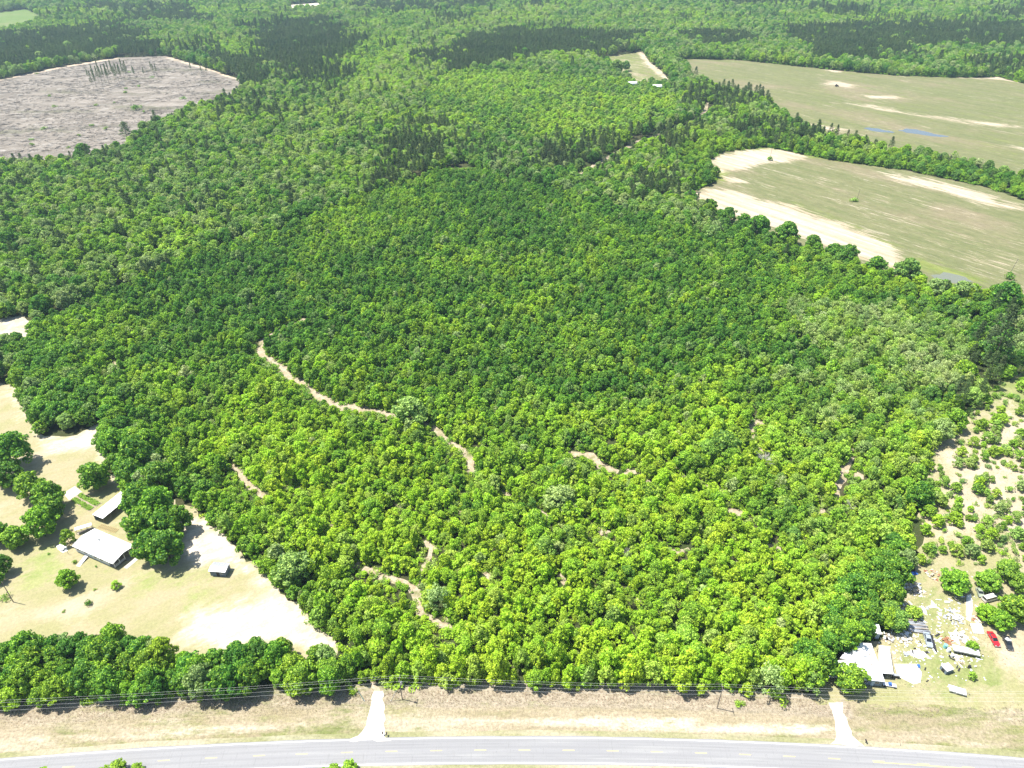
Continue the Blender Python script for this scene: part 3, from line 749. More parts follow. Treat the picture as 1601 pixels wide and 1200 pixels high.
# 2. shrubs under the young wood and along its edges
x, y = jgrid(-330, 340, 112, 640, 3.4)
k = (inside(PARCEL, x, y) | inside(BELT, x, y)) & free(x, y, .62); x, y = x[k], y[k]
emit('shrub', x, y, rng.uniform(.7, 1.4, len(x)), rng.uniform(.6, 1.3, len(x)), np.clip(.3 + .35 * smooth(330, 170, y) + rng.normal(0, .15, len(x)), 0, 1), np.where(rng.random(len(x)) < .1, .5, 0), 'under')
x, y = jgrid(-300, 330, 112, 420, 1.5)
dn = np.minimum.reduce([dist_line(l, x, y) / w for k_, (l, w) in TR.items() if k_ not in ('back road', 'entry')] + [dist_line(l, x, y) / w for l, w in SPOT_L])
k = (dn > .45) & (dn < 1.6) & (rng.random(len(x)) < .55 * smooth(.45, 1.1, dn)) & inside(PARCEL, x, y); x, y = x[k], y[k]
emit('shrub', x, y, rng.uniform(.3, .8, len(x)), rng.uniform(.3, .7, len(x)), np.clip(.6 + rng.normal(0, .2, len(x)), 0, 1), np.clip(rng.normal(.15, .2, len(x)), 0, .7), 'under')
# 3. tall belts beside the yard and the lot
x, y = jgrid(-330, 0, 108, 190, 4.3); k = inside(BELT, x, y) & (dist_line(TR['entry'][0], x, y) > 4); x, y = x[k], y[k]
s = rng.uniform(.48, .88, len(x))
emit('mature', x, y, s, s * rng.uniform(.95, 1.3, len(x)), np.clip(.30 + (fbm(x, y, 20, 4) - .5) * 1.1 + rng.normal(0, .12, len(x)), 0, 1), np.where(rng.random(len(x)) < .08, .5, 0), 'belt')
x, y = jgrid(0, 330, 108, 330, 5.4); k = inside(LOTEDGE, x, y) & free(x, y); x, y = x[k], y[k]
s = rng.uniform(.62, .95, len(x))
emit('mature', x, y, s, s * rng.uniform(.9, 1.1, len(x)), np.clip(.28 + rng.normal(0, .15, len(x)), 0, 1), np.where(rng.random(len(x)) < .08, .4, 0), 'lotedge')
x, y = jgrid(-420, -100, 200, 420, 5.2); k = inside(LOBE, x, y) & ~inside(PATCH, x, y + 10); x, y = x[k], y[k]
s = rng.uniform(.62, .95, len(x))
emit('mature', x, y, s, s, np.clip(.2 + rng.normal(0, .13, len(x)), 0, 1), np.where(rng.random(len(x)) < .08, .4, 0), 'lobe')
# 4. the thin scrub
x, y = jgrid(120, 420, 130, 420, 3.7); k = inside(SCRUB, x, y) & (y > G(1500, 885)[1]) & (rng.random(len(x)) < np.clip(.56 + (fbm(x, y, 15, 31) - .45) * 2.2 + .3 * smooth(235, 300, y), .04, .95)); x, y = x[k], y[k]
n = len(x); s = rng.uniform(.4, .95, n)
kk = rng.random(n) < .6
emit('young', x[~kk], y[~kk], s[~kk], s[~kk] * .85, np.clip(.5 + rng.normal(0, .2, (~kk).sum()), 0, 1), np.clip(rng.normal(.18, .2, (~kk).sum()), 0, .8), 'scrub')
emit('shrub', x[kk], y[kk], s[kk] * 1.2, s[kk] * 1.2, np.clip(.45 + rng.normal(0, .2, kk.sum()), 0, 1), np.clip(rng.normal(.3, .2, kk.sum()), 0, .8), 'scrubby')
# 5. everything beyond: pine stands first, then the mixed woods
def all_free(x, y):
    k = in_view(x, y) & free(x, y, 1.1)
    for p in (PARCEL, BELT, LOTEDGE, LOBE): k &= ~inside(p, x, y)
    return k & ~((y < 200) & (x > 90)) & (y > woods_y(x) + 2)
PINE_XY = []
for p in PINES:
    lo, hi = p.min(0), p.max(0)
    for y0, y1, sp in ((0, 1000, 4.6), (1000, 1700, 5.6), (1700, 2900, 7.5)):
        if min(hi[1], y1) <= max(lo[1], y0): continue
        x, y = jgrid(lo[0], hi[0], max(lo[1], y0), min(hi[1], y1), sp, .3)
        thin = p is PINES[3] or p is PINES[5]
        k = (sd(p, x, y) > (fbm(x, y, 55, 83) - .42) * (150 if thin else 110) + rng.normal(0, 7, len(x))) & all_free(x, y)
        if thin: k &= rng.random(len(x)) < .2
        k &= rng.random(len(x)) < .84
        x, y = x[k], y[k]; n = len(x); PINE_XY.append((x, y))
        s = rng.uniform(.7, 1.0, n) * sp / 5.0
        emit('pine', x, y, s, rng.uniform(.55, .8, n), np.clip(.35 + (fbm(x, y, 60, 7) - .5) * .8 + rng.normal(0, .15, n), 0, 1), np.where(rng.random(n) < .1, .4, 0), 'far')
px_ = np.concatenate([a for a, b_ in PINE_XY]); py_ = np.concatenate([b_ for a, b_ in PINE_XY])
cells, cnt = np.unique(np.floor(px_ / 12).astype(int) * 4096 + np.floor(py_ / 12).astype(int), return_counts=True)
PX_ = [cells[cnt > 2 - (cells % 4096 > 140)]]
def beyond(y0, y1, sp, grow):
    hw = (y1 * CP + CAM_H * SP) * .722 * 1.16
    x, y = jgrid(-hw, hw, y0, y1, sp)
    k = all_free(x, y)
    if PX_:
        ci = np.floor(x / 12).astype(int) * 4096 + np.floor(y / 12).astype(int)
        k &= ~np.isin(ci, PX_[0])
    x, y = x[k], y[k]; n = len(x)
    a = fbm(x, y, 170, 2); b_ = fbm(x, y, 70, 7); c = fbm(x, y, 240, 12); r = rng.random(n)
    gp = inside(GREENPLANT, x, y); pb = inside(PALEBAND, x, y)
    hedge = (x > 150) & (y < 1050) & (dist_line(FIELD_A, x, y, True) < 34)
    pp = np.where(gp, .0, np.where(pb | (x < -120) & (y < 800), .05, np.clip((a - .60) * 4, .02, .7)))
    pp = np.where(hedge, .03, pp)
    is_p = r < pp
    yng = ~is_p & (gp | ((c > .64) & ~pb & ~hedge))
    fea = ~is_p & ~yng & (rng.random(n) < np.where(pb, .38, .24)) & ~hedge
    mt = ~is_p & ~yng & ~fea
    s = rng.uniform(.7, 1.25, n) * grow * np.where(hedge, .78, 1.0)
    tint = np.clip(.36 + (b_ - .5) * 1.1 + rng.normal(0, .2, n) + np.where(pb, .2, 0), 0, 1)
    pale = np.clip(np.where(rng.random(n) < np.where(pb, .5, .42), rng.uniform(.12, .7, n), 0) * np.where(hedge, .2, 1), 0, 1)
    emit('pine', x[is_p], y[is_p], s[is_p] * .95, (.85 * s * rng.uniform(.85, 1.1, n))[is_p], np.clip(tint * .8, 0, 1)[is_p], (pale * .4)[is_p], 'far')
    emit('young', x[yng], y[yng], s[yng] * 1.45, s[yng] * 1.15, np.clip(tint + .12, 0, 1)[yng], (pale * .5)[yng], 'far')
    emit('feathery', x[fea], y[fea], s[fea] * 1.35, s[fea] * 1.3, (tint + .1)[fea], np.clip(pale + .28, 0, 1)[fea], 'far')
    emit('mature', x[mt], y[mt], s[mt] * .92, (s * rng.uniform(.85, 1.1, n))[mt] * .95, (tint * .9)[mt], pale[mt], 'far')
beyond(112, 700, 6.0, .86)
beyond(700, 1100, 6.8, .95)
beyond(1100, 1700, 8.0, 1.1)
beyond(1700, 2900, 10.5, 1.4)
# low growth skirting the open fields and the clear-cut
for poly, w, sp in ((FIELD_A, 12, 3.6), (FIELD_B, 12, 5.0)):
    lo, hi = poly.min(0) - 15, poly.max(0) + 15
    x, y = jgrid(lo[0], hi[0], lo[1], hi[1], sp); d = sd(poly, x, y)
    k = (d < 0) & (d > -w) & in_view(x, y) & free(x, y) & ~inside(PARCEL, x, y); x, y = x[k], y[k]
    emit('shrub', x, y, rng.uniform(1.0, 2.0, len(x)), rng.uniform(.9, 1.7, len(x)), np.clip(.3 + rng.normal(0, .15, len(x)), 0, 1), 0, 'skirt')
# ------------------------------------------------------------------ trees that stand by themselves, each with its own label
R0 = {'young': 2.65, 'mature': 4.9, 'feathery': 3.3, 'pine': 3.1, 'shrub': 1.45, 'dead': 3.2}
H0 = {'young': 7.2, 'mature': 12.0, 'feathery': 9.0, 'pine': 20.0, 'shrub': 2.1, 'dead': 8.5}
NAME = {'young': 'young_tree', 'mature': 'broadleaf_tree', 'feathery': 'pale_tree', 'pine': 'pine_tree', 'shrub': 'shrub', 'dead': 'dead_tree'}
CAT = {'shrub': 'shrub'}
count = dict.fromkeys(R0, 0)
def plant(kind, x, y, s, sz, tint, pale, label, group=None, split=True):
    i = count[kind]; count[kind] += 1
    v = KINDS[kind]; var = (i * 7 + int(abs(x) * 3)) % len(v); crown, trunk = v[var]
    rz = (i * 2.399) % 6.283
    if not split or trunk is None:
        o = link(NAME[kind], JOIN[kind][var].data, None, (x, y, 0), rz)
        o.scale = (s, s, sz); o['tint'] = float(tint); o['pale'] = float(pale)
        return tag(o, label, CAT.get(kind, 'tree'), group)
    t = thing(NAME[kind], label, CAT.get(kind, 'tree'), (x, y, 0), rz, group)
    t.scale = (s, s, sz)
    c = link('leaves' if kind == 'shrub' else 'crown', crown, t); c['tint'] = float(tint); c['pale'] = float(pale)
    link('stems' if kind == 'shrub' else 'trunk', trunk, t)
    return t
TREES = [  # kind, crown centre px, crown radius px, height factor, tint, pale, label
    ('mature', 16, 700, 25, 1.0, .12, 0, 'large dark green spreading oak on the lawn, shadow falling beside the tan mown patch'),
    ('mature', 8, 740, 20, .9, .15, 0, 'dark lower oak just below the large spreading oak on the lawn'),
    ('mature', 145, 741, 20, .95, .28, 0, 'round feathery tree standing alone above the bright green garden plot'),
    ('mature', 44, 757, 20, .95, .40, 0, 'light green upper tree of the clump on the lawn beside the garden plot'),
    ('mature', 70, 772, 20, 1.0, .30, 0, 'mid green tree in the middle of the lawn clump facing the garden plot'),
    ('mature', 78, 792, 19, 1.0, .22, 0, 'dark tree of the lawn clump casting a ragged shadow towards the house'),
    ('mature', 59, 814, 22, 1.0, .34, 0, 'lowest tree of the lawn clump just above the two dry bare patches'),
    ('mature', 20, 838, 17, .9, .40, 0, 'light green tree at the end of the lawn clump away from the house'),
    ('mature', -8, 832, 16, .9, .2, 0, 'half hidden tree at the photo edge behind the light green lawn tree'),
    ('young', 104, 837, 11, 1.0, .48, 0, 'small bright tree beside the corner of the white roofed house'),
    ('mature', 3, 880, 12, 1.2, .15, 0, 'slim tree at the photo edge with its bare stem showing on the lawn'),
    ('mature', -4, 902, 8, 1.1, .15, 0, 'dark tree below the slim bare stemmed tree at the photo edge'),
    ('mature', 104, 903, 14, 1.0, .42, 0, 'small lawn tree with open crown on the grass in front of the house'),
    ('young', 180, 913, 7.5, .7, .85, .1, 'yellowish rounded sapling on the lawn below the house porch'),
    ('shrub', 137, 941, 6.2, 1.0, .12, 0, 'small dark round bush alone on the lawn above the roadside tree belt'),
    ('shrub', 7, 931, 7, 1.0, .5, .4, 'pale low bush on the lawn next to the yard utility pole'),
    ('shrub', 116, 877, 4, 1.0, .4, .1, 'tiny bush beside the white ramp at the house front'),
    ('shrub', 150, 885, 2.2, .8, .1, 0, 'tiny dark tuft on the lawn under the house front wall'),
    ('shrub', 76, 865, 2.6, .8, .2, .2, 'tiny tuft of weeds on the lawn in front of the pale rubbish heap'),
    ('shrub', 148, 921, 2.6, .8, .5, .2, 'small weed tuft on the lawn between open crowned tree and yellowish sapling'),
    ('shrub', 98, 955, 3, .8, .4, .3, 'small faded weed tuft on the lawn above the roadside belt'),
    ('mature', 214, 780, 24, 1.1, .20, 0, 'big oak leaning over the far end of the long white roofed carport'),
    ('mature', 243, 786, 24, 1.1, .24, 0, 'big oak behind the carport oak at the edge of the woods'),
    ('mature', 222, 818, 25, 1.1, .26, 0, 'big oak between the long carport and the porch of the house'),
    ('mature', 252, 822, 22, 1.1, .20, 0, 'big oak in the middle of the oak group next to the house'),
    ('mature', 277, 808, 18, 1.1, .24, 0, 'oak of the house group nearest the bare sandy turnaround'),
    ('mature', 232, 850, 22, 1.05, .18, 0, 'dark oak touching the porch corner of the white roofed house'),
    ('mature', 258, 852, 24, 1.05, .16, 0, 'lowest oak of the house group throwing a broad shadow on the sand'),
    ('mature', 180, 690, 21, 1.1, .22, 0, 'oak at the wood edge directly below the pointed lawn bay of sand'),
    ('mature', 210, 708, 24, 1.1, .18, 0, 'large round oak at the wood edge above the carport'),
    ('mature', 205, 735, 20, 1.0, .16, 0, 'dark oak at the wood edge between round oak and carport'),
    ('mature', 245, 742, 22, 1.0, .24, 0, 'oak at the wood edge behind the top of the carport'),
    ('mature', 1332, 1058, 23, .80, .42, 0, 'round bright green tree in front of the flat white roofed trailer house'),
    ('mature', 1495, 906, 20, .72, .32, 0, 'dense round dark green tree at the top of the junk lot'),
    ('mature', 1547, 906, 18, .75, .36, .05, 'round tree of the junk lot above the upturned pale boat'),
    ('mature', 1578, 890, 17, .8, .38, .05, 'green tree at the photo edge above the round junk lot tree'),
    ('mature', 1598, 908, 16, .8, .38, .05, 'tree cut by the photo edge beside the green junk lot trees'),
    ('mature', 1546, 958, 15, .8, .50, 0, 'light green tree beside the white wreck in the junk lot'),
    ('mature', 1567, 968, 16, .8, .30, 0, 'dark green tree between the red car and the dark pickup truck'),
    ('mature', 1592, 950, 22, .85, .42, 0, 'tree at the photo edge behind the dark pickup truck'),
    ('mature', 1405, 968, 17, .85, .20, .15, 'grey green tree leaning over the blue roofed shed in the junk lot'),
    ('mature', 1393, 952, 15, .85, .22, .1, 'tree behind the grey green tree at the blue roofed shed'),
    ('young', 1430, 955, 11, .6, .6, .1, 'small yellow green tree just above the heap of grey timber'),
    ('young', 1521, 1009, 9, .6, .38, 0, 'small green tree growing behind the long white trailer'),
    ('young', 1521, 1055, 6.5, .8, .5, .1, 'spindly sapling standing alone on the grass under the long white trailer'),
    ('young', 1168, 1075, 10, .8, .72, 0, 'bright green bush tree standing out of the wood edge beside the plain utility pole'),
    ('young', 1096, 1076, 9, .8, .78, 0, 'bright yellow green bush at the wood edge before the plain utility pole'),
    ('shrub', 1215, 1085, 13, 1.2, .5, 0, 'broad low green bush at the wood edge near the sandy lot entrance'),
    ('shrub', 1155, 1096, 7, 1.0, .6, .1, 'low yellow bush on the verge just behind the plain utility pole'),
    ('shrub', 548, 1080, 8, 1.1, .5, 0, 'bright bush at the foot of the belt beside the leaning pale post'),
    ('mature', 1110, 692, 0, 1, .2, 0, ''), ('mature', 1133, 692, 22, .8, .26, .05, 'dense round olive green tree rising from the young wood near the bare grey tree'),
    ('mature', 875, 778, 23, .8, .45, .5, 'large pale greyish tree standing out in the middle of the bright young wood'),
    ('mature', 640, 640, 24, .8, .4, .38, 'large pale green tree straddling the long sandy track in the young wood'),
    ('mature', 458, 885, 26, .85, .3, .32, 'large pale olive oak at the wood edge beside the sandy turnaround'),
    ('feathery', 682, 932, 19, .9, .3, .62, 'whitish grey tree next to the short sandy track above the utility pole'),
    ('feathery', 553, 925, 10, 1.1, .4, .9, 'small whitish tree just below the short sandy track'),
    ('dead', 1196, 716, 15, .8, 0, 0, 'bare bleached grey tree fallen open beside the dense olive tree'),
    ('dead', 982, 862, 8, .8, 0, 0, 'small bare white tree in the middle of the bright front wood'),
    ('dead', 1330, 790, 9, .9, 0, 0, 'bare grey tree at the wood edge above the thin sandy scrub'),
    ('dead', 1108, 1062, 6, 1.0, 0, 0, 'slim bare white snag in the front row near the plain utility pole'),
    ('dead', 1530, 1210, 0, 1, 0, 0, ''),
    ('mature', 1080, 306, 11, .8, .1, 0, 'first dark round tree at the narrow sandy corner of the striped field'),
    ('mature', 1110, 320, 11, .8, .14, 0, 'second dark tree from the narrow sandy corner along the striped field edge'),
    ('mature', 1139, 334, 12, .85, .1, 0, 'third dark tree from the narrow sandy corner along the striped field edge'),
    ('mature', 1164, 342, 10, .8, .12, 0, 'fourth dark tree from the narrow sandy corner along the striped field edge'),
    ('mature', 1189, 349, 14, .9, .1, 0, 'large fifth dark tree from the sandy corner along the striped field edge'),
    ('mature', 1232, 361, 16, .9, .1, 0, 'broadest dark tree halfway along the sandy edge of the striped field'),
    ('mature', 1271, 378, 12, .9, .16, 0, 'dark tree next after the broadest tree on the striped field edge'),
    ('mature', 1305, 391, 12, .9, .12, 0, 'upper of the two touching dark trees on the striped field edge'),
    ('mature', 1327, 395, 14, .9, .1, 0, 'lower of the two touching dark trees on the striped field edge'),
    ('mature', 1372, 412, 13, .9, .14, 0, 'dark tree where the wide sand band on the striped field runs out'),
    ('mature', 1420, 419, 17, .9, .16, .2, 'grey green rounded tree between the sand band and the grey field pond'),
    ('mature', 1465, 448, 15, .8, .2, .45, 'pale tree in front of the grey field pond'),
    ('mature', 1508, 452, 15, .8, .2, .4, 'pale tree at the field corner just after the grey pond'),
    ('mature', 1575, 458, 20, .9, .05, 0, 'tall dark tree in the corner behind the field weeds'),
    ('pine', 1570, 520, 18, 1.0, .1, .1, 'dark grey pine topped tree at the corner of the wood and scrub'),
    ('mature', 1560, 545, 22, .9, .05, .1, 'dark tree at the photo edge where wood and thin scrub meet'),
    ('mature', 964, 103, 10, .9, .3, .2, 'small round tree standing in the little field among the woods'),
    ('mature', 979, 101, 6, 1.0, .02, .3, 'small dark grey tree beside the round one in the little field'),
    ('mature', 948, 100, 6, 1.0, .05, .3, 'small dark tree before the round one in the little field'),
    ('shrub', 1204, 246, 5, 1.0, .2, 0, 'dark bush around the pole in the sandy corner of the striped field'),
    ('shrub', 1577, 428, 8, 1.0, .2, 0, 'dark bush at the leaning pole in the bottom corner of the striped field'),
    ('shrub', 1338, 311, 6, .8, .45, .3, 'low green weed clump in the middle of the striped field'),
    ('pine', 196, 205, 10, .55, .35, .2, 'single greyish tree standing on the clear-cut near the wood edge'),
    ('mature', 128, 232, 10, .8, .1, 0, 'dark tree at the near edge of the clear-cut'),
    ('shrub', 212, 166, 6, 1.0, .05, .2, 'dark heap of brush in the middle of the clear-cut'),
    ('young', 547, 1199, 12, .6, .45, 0, 'leafy green tree top at the bottom edge of the photo by the road'),
    ('young', 521, 1202, 9, .6, .42, 0, 'smaller tree top beside the leafy one at the bottom road edge'),
    ('young', 505, 1207, 9, .6, .4, 0, 'lowest tree top just showing at the bottom road edge'),
    ('young', 182, 1200, 13, .6, .5, 0, 'green tree top at the bottom edge below the road and tree belt'),
    ('young', 212, 1201, 10, .6, .48, 0, 'smaller companion of the tree top below the road and tree belt'),
    ('young', 160, 1206, 9, .6, .5, 0, 'third lowest tree top below the road and tree belt'),
    ('young', 65, 1206, 9, .6, .5, 0, 'single tree top barely showing below the road near the photo corner'),
]
for (kind, px, py, rp, hf, tint, pale, lab) in TREES:
    if rp == 0: continue
    H = 0.5 * H0[kind]
    for _ in range(6):
        gx, gy = G(px, py, H * .58); d = project(gx, gy, H * .58)[2]
        s = rp * d / FPX / R0[kind] * 1.04; H = H0[kind] * s * hf
        if kind == 'shrub': H = max(H, .6)
    plant(kind, gx, gy, s, s * hf, tint, pale, lab)
# the standing pines left on the clear-cut
prow = [(150, 132), (156, 131), (161, 132), (165, 130), (170, 129), (175, 130), (180, 128), (186, 127), (191, 127), (196, 126), (201, 125), (152, 138), (147, 140), (159, 128), (184, 131), (172, 134), (212, 124), (210, 119), (227, 123), (242, 119), (246, 119), (238, 113), (300, 116), (316, 118), (324, 117), (140, 127), (197, 118), (168, 123), (179, 121), (188, 120)]
for i, (px, py) in enumerate(prow):
    x, y = G(px, py)
    plant('pine', x, y, .62 if i < 16 else .5, (1.3 if i < 16 else .8) * rng.uniform(.85, 1.1), .35, .25, 'slender pine left standing in the thin row on the clear-cut' if not (15 < i < 25) else 'thin short pine scattered on the clear-cut beside its standing row', 'pines left standing on the clear-cut', split=False)
for i in range(26):
    px = rng.uniform(5, 330); py = rng.uniform(112, 232)
    x, y = G(px, py)
    if sd(CLEARCUT, np.array([x]), np.array([y]))[0] > 14:
        plant('shrub', x, y, rng.uniform(1.2, 2.4), rng.uniform(.8, 1.6), .1, .5, 'low heap of brushwood left lying on the grey clear-cut', 'brush heaps on the clear-cut', split=False)

# ------------------------------------------------------------------ the rest: nearest 300 of a kind as things, the others as one mass per kind
ALL = [np.concatenate([p[i] for p in P_LIST]) for i in range(8)]
K, X, Y, S, SZ, TI, PA, ZO = ALL
# keep clear of the trees placed by hand
hand = [(o.location.x, o.location.y, (o.scale.x * R0[k])) for k in R0 for o in COL.objects if o.parent is None and o.name.split('.')[0] == NAME[k]]
ok = np.ones(len(X), bool)
for hx, hy, hr in hand:
    ok &= ~((np.abs(X - hx) < hr) & (np.abs(Y - hy) < hr) & (np.hypot(X - hx, Y - hy) < hr * .62))
K, X, Y, S, SZ, TI, PA, ZO = [a[ok] for a in (K, X, Y, S, SZ, TI, PA, ZO)]
PXX, PYY, DEP = project(X, Y, 3.0)
vis = (PXX > 4) & (PXX < 1597) & (PYY > 4) & (PYY < 1196)
xp1, xp2, xd = G(629, 1092)[0], G(1121, 1107)[0], G(592, 1090)[0]
def auto_label(k, z, x, y):
    row = y < woods_y(x) + 8
    if k == 'young':
        if z == 'scrub': return 'young green tree scattered on the thin sandy scrub beside the wood', 'young trees of the sandy scrub'
        if z == 'far': return 'young green tree in the woods beyond the marked wood', 'young trees of the far woods'
        if row:
            if x < xp1: return 'front row young tree between the white driveway and the pole with the transformer', 'front row of the young wood'
            if x < (xp1 + xp2) / 2: return 'front row young tree after the transformer pole, nearer it than the plain pole', 'front row of the young wood'
            if x < xp2: return 'front row young tree before the plain pole, nearer it than the transformer pole', 'front row of the young wood'
            return 'front row young tree between the plain pole and the cluttered lot', 'front row of the young wood'
        g = 'young trees behind the front row'
        if x < xd: return 'young tree behind the belt end on the yard side of the white driveway', g
        if x < xp1 + 22: return 'young tree behind the front row, backing the white driveway and the transformer pole', g
        if x < (xp1 + xp2) / 2 + 8: return 'young tree behind the front row, halfway between the transformer pole and plain pole', g
        if x < xp2: return 'young tree behind the front row, backing the plain pole', g
        return 'young tree behind the front row, between plain pole and trailer house', g
    if k == 'mature' and z == 'lobe':
        edge = sd(LOBE, np.array([x]), np.array([y]))[0] < 7
        return ('dark rounded tree on the lawn edge of the wood tongue in the yard' if edge else 'dark rounded tree inside the wood tongue reaching into the yard'), 'trees of the wood tongue by the yard'
    if k == 'mature' and z == 'woodtall':
        return ('taller dark tree among the young trees on the scrub side of the wood' if x > 60 else 'taller dark tree among the young trees on the yard side of the wood'), 'taller trees in the young wood'
    if k == 'mature':
        if z == 'belt' and y < woods_y(x) + 9: return 'full crowned tree on the road edge of the belt between yard and verge', 'trees of the roadside belt'
        return {'belt': ('full crowned tree on the lawn side of the belt between yard and verge', 'trees of the roadside belt'),
                'lotedge': ('dark full crowned tree at the wood edge along the cluttered lot', 'trees beside the cluttered lot'),
                'lobe': ('dark rounded tree in the tongue of woods reaching into the yard', 'trees of the wood tongue by the yard'),
                'woodtall': ('taller dark tree standing among the young trees of the wood', 'taller trees in the young wood')}.get(z, ('full crowned forest tree in the old woods around the young wood', 'trees of the surrounding woods'))
    if k == 'feathery' and z == 'young': return 'finer leaved green tree mixed among the rounder young trees of the front wood', 'finer leaved trees in the young wood'
    if k == 'feathery' and z == 'pale':
        e = float(dist_line(SCRUB, np.array([x]), np.array([y]), True)[0])
        return ('pale feathery tree of the wood corner, on its edge by the thin scrub' if e < 22 else 'pale feathery tree in the middle of the wood corner' if e < 55 else 'pale feathery tree of the wood corner, on its side towards the striped field'), 'pale trees in the wood corner'
    if k == 'pine':
        u, v_ = project(x, y, 8.0)[:2]
        if u > 1040 and v_ < 260: return 'dark pine in the strip between the reddish dirt track and the big field', 'pines of the mixed woods'
        if 480 < u < 820 and v_ < 265: return 'dark pine in the mixed patch behind the far point of the young wood', 'pines of the mixed woods'
        if u > 1400: return 'dark pine in the dark corner between striped field and thin scrub', 'pines of the mixed woods'
        if u < 480: return 'dark pine scattered in the light green woods below the clear-cut', 'pines of the mixed woods'
    if k == 'feathery':
        return ('pale feathery tree in the grey green corner of the wood', 'pale trees in the wood corner') if z == 'pale' else ('pale feathery tree in the woods outside the young wood', 'pale trees of the woods')
    if k == 'pine': return 'dark pine rising from the mixed woods around the young wood', 'pines of the mixed woods'
    if z == 'scrubby': return 'low yellow green shrub on the thin sandy scrub', 'shrubs of the sandy scrub'
    if z == 'skirt': return 'low green shrub along the edge of an open field', 'shrubs along the fields'
    return 'low shrub under the trees at the wood edge along the verge', 'shrubs under the front trees'
MASS = {'young': ('young_woodland', 'dense mass of young green trees filling the wood away from the road'), 'mature': ('broadleaf_forest', 'mass of full crowned broadleaf trees in the surrounding forest'),
        'feathery': ('pale_woodland', 'mass of pale feathery trees in the surrounding forest'), 'pine': ('pine_forest', 'mass of dark pines in the distant forest and plantations'), 'shrub': ('undergrowth', 'mass of low shrubs under the trees and along field edges')}
def scatter(name, pts, s3, rot, idx, tint, pale, src, label):
    n = len(pts)
    me = bpy.data.meshes.new(name)
    me.vertices.add(n); me.vertices.foreach_set('co', np.asarray(pts, np.float32).ravel())
    me.attributes.new('s3', 'FLOAT_VECTOR', 'POINT').data.foreach_set('vector', np.asarray(s3, np.float32).ravel())
    me.attributes.new('r3', 'FLOAT_VECTOR', 'POINT').data.foreach_set('vector', np.asarray(rot, np.float32).ravel())
    me.attributes.new('vi', 'INT', 'POINT').data.foreach_set('value', np.asarray(idx, np.int32))
    me.attributes.new('tint', 'FLOAT', 'POINT').data.foreach_set('value', np.asarray(tint, np.float32))
    me.attributes.new('pale', 'FLOAT', 'POINT').data.foreach_set('value', np.asarray(pale, np.float32))
    o = tag(link(name, me), label, kind='stuff')
    ng = bpy.data.node_groups.new(name, 'GeometryNodeTree')
    ng.interface.new_socket('Geometry', in_out='INPUT', socket_type='NodeSocketGeometry')
    ng.interface.new_socket('Geometry', in_out='OUTPUT', socket_type='NodeSocketGeometry')
    N = ng.nodes.new; L = ng.links.new
    gi = N('NodeGroupInput'); go = N('NodeGroupOutput'); ip = N('GeometryNodeInstanceOnPoints'); ci = N('GeometryNodeCollectionInfo')
    ci.inputs['Collection'].default_value = src; ci.inputs['Separate Children'].default_value = True; ci.inputs['Reset Children'].default_value = True
    def na(nm, t):
        q = N('GeometryNodeInputNamedAttribute'); q.data_type = t; q.inputs['Name'].default_value = nm; return q.outputs['Attribute']
    er = N('FunctionNodeEulerToRotation'); L(na('r3', 'FLOAT_VECTOR'), er.inputs[0])
    L(gi.outputs[0], ip.inputs['Points']); L(ci.outputs[0], ip.inputs['Instance']); ip.inputs['Pick Instance'].default_value = True
    L(na('vi', 'INT'), ip.inputs['Instance Index']); L(er.outputs[0], ip.inputs['Rotation']); L(na('s3', 'FLOAT_VECTOR'), ip.inputs['Scale'])
    L(ip.outputs[0], go.inputs[0])
    md = o.modifiers.new('scatter', 'NODES'); md.node_group = ng
    return o
for kind in ('young', 'mature', 'feathery', 'pine', 'shrub'):
    sel = np.where(K == kind)[0]
    budget = max(0, 298 - count[kind])
    size = DEP[sel] / np.maximum(S[sel], .3) ** .5
    cand = sel[vis[sel]]
    order = cand[np.argsort((DEP[cand] / (R0[kind] * S[cand])) + (40 if kind == 'shrub' else 0) * (ZO[cand] == 'under'))][:budget]
    if kind == 'shrub': order = cand[(ZO[cand] == 'scrubby') | ((ZO[cand] == 'under') & (Y[cand] < woods_y(X[cand]) + 7))]; order = order[np.argsort(DEP[order])][:budget]
    for i in order:
        lab, grp = auto_label(kind, ZO[i], X[i], Y[i])
        plant(kind, X[i], Y[i], S[i], SZ[i], TI[i], PA[i], lab, grp, split=kind in ('young', 'mature'))
    rest = np.setdiff1d(sel, order)
    n = len(rest)
    scatter(MASS[kind][0], np.stack([X[rest], Y[rest], np.zeros(n)], 1), np.stack([S[rest] * rng.uniform(.85, 1.16, n), S[rest] * rng.uniform(.85, 1.16, n), SZ[rest]], 1),
            np.stack([rng.normal(0, .04, n), rng.normal(0, .04, n), rng.uniform(0, 6.283, n)], 1), rng.integers(0, len(KINDS[kind]), n), TI[rest], PA[rest], SRC[kind], MASS[kind][1])
    print('TREES', kind, len(sel), 'things', count[kind])
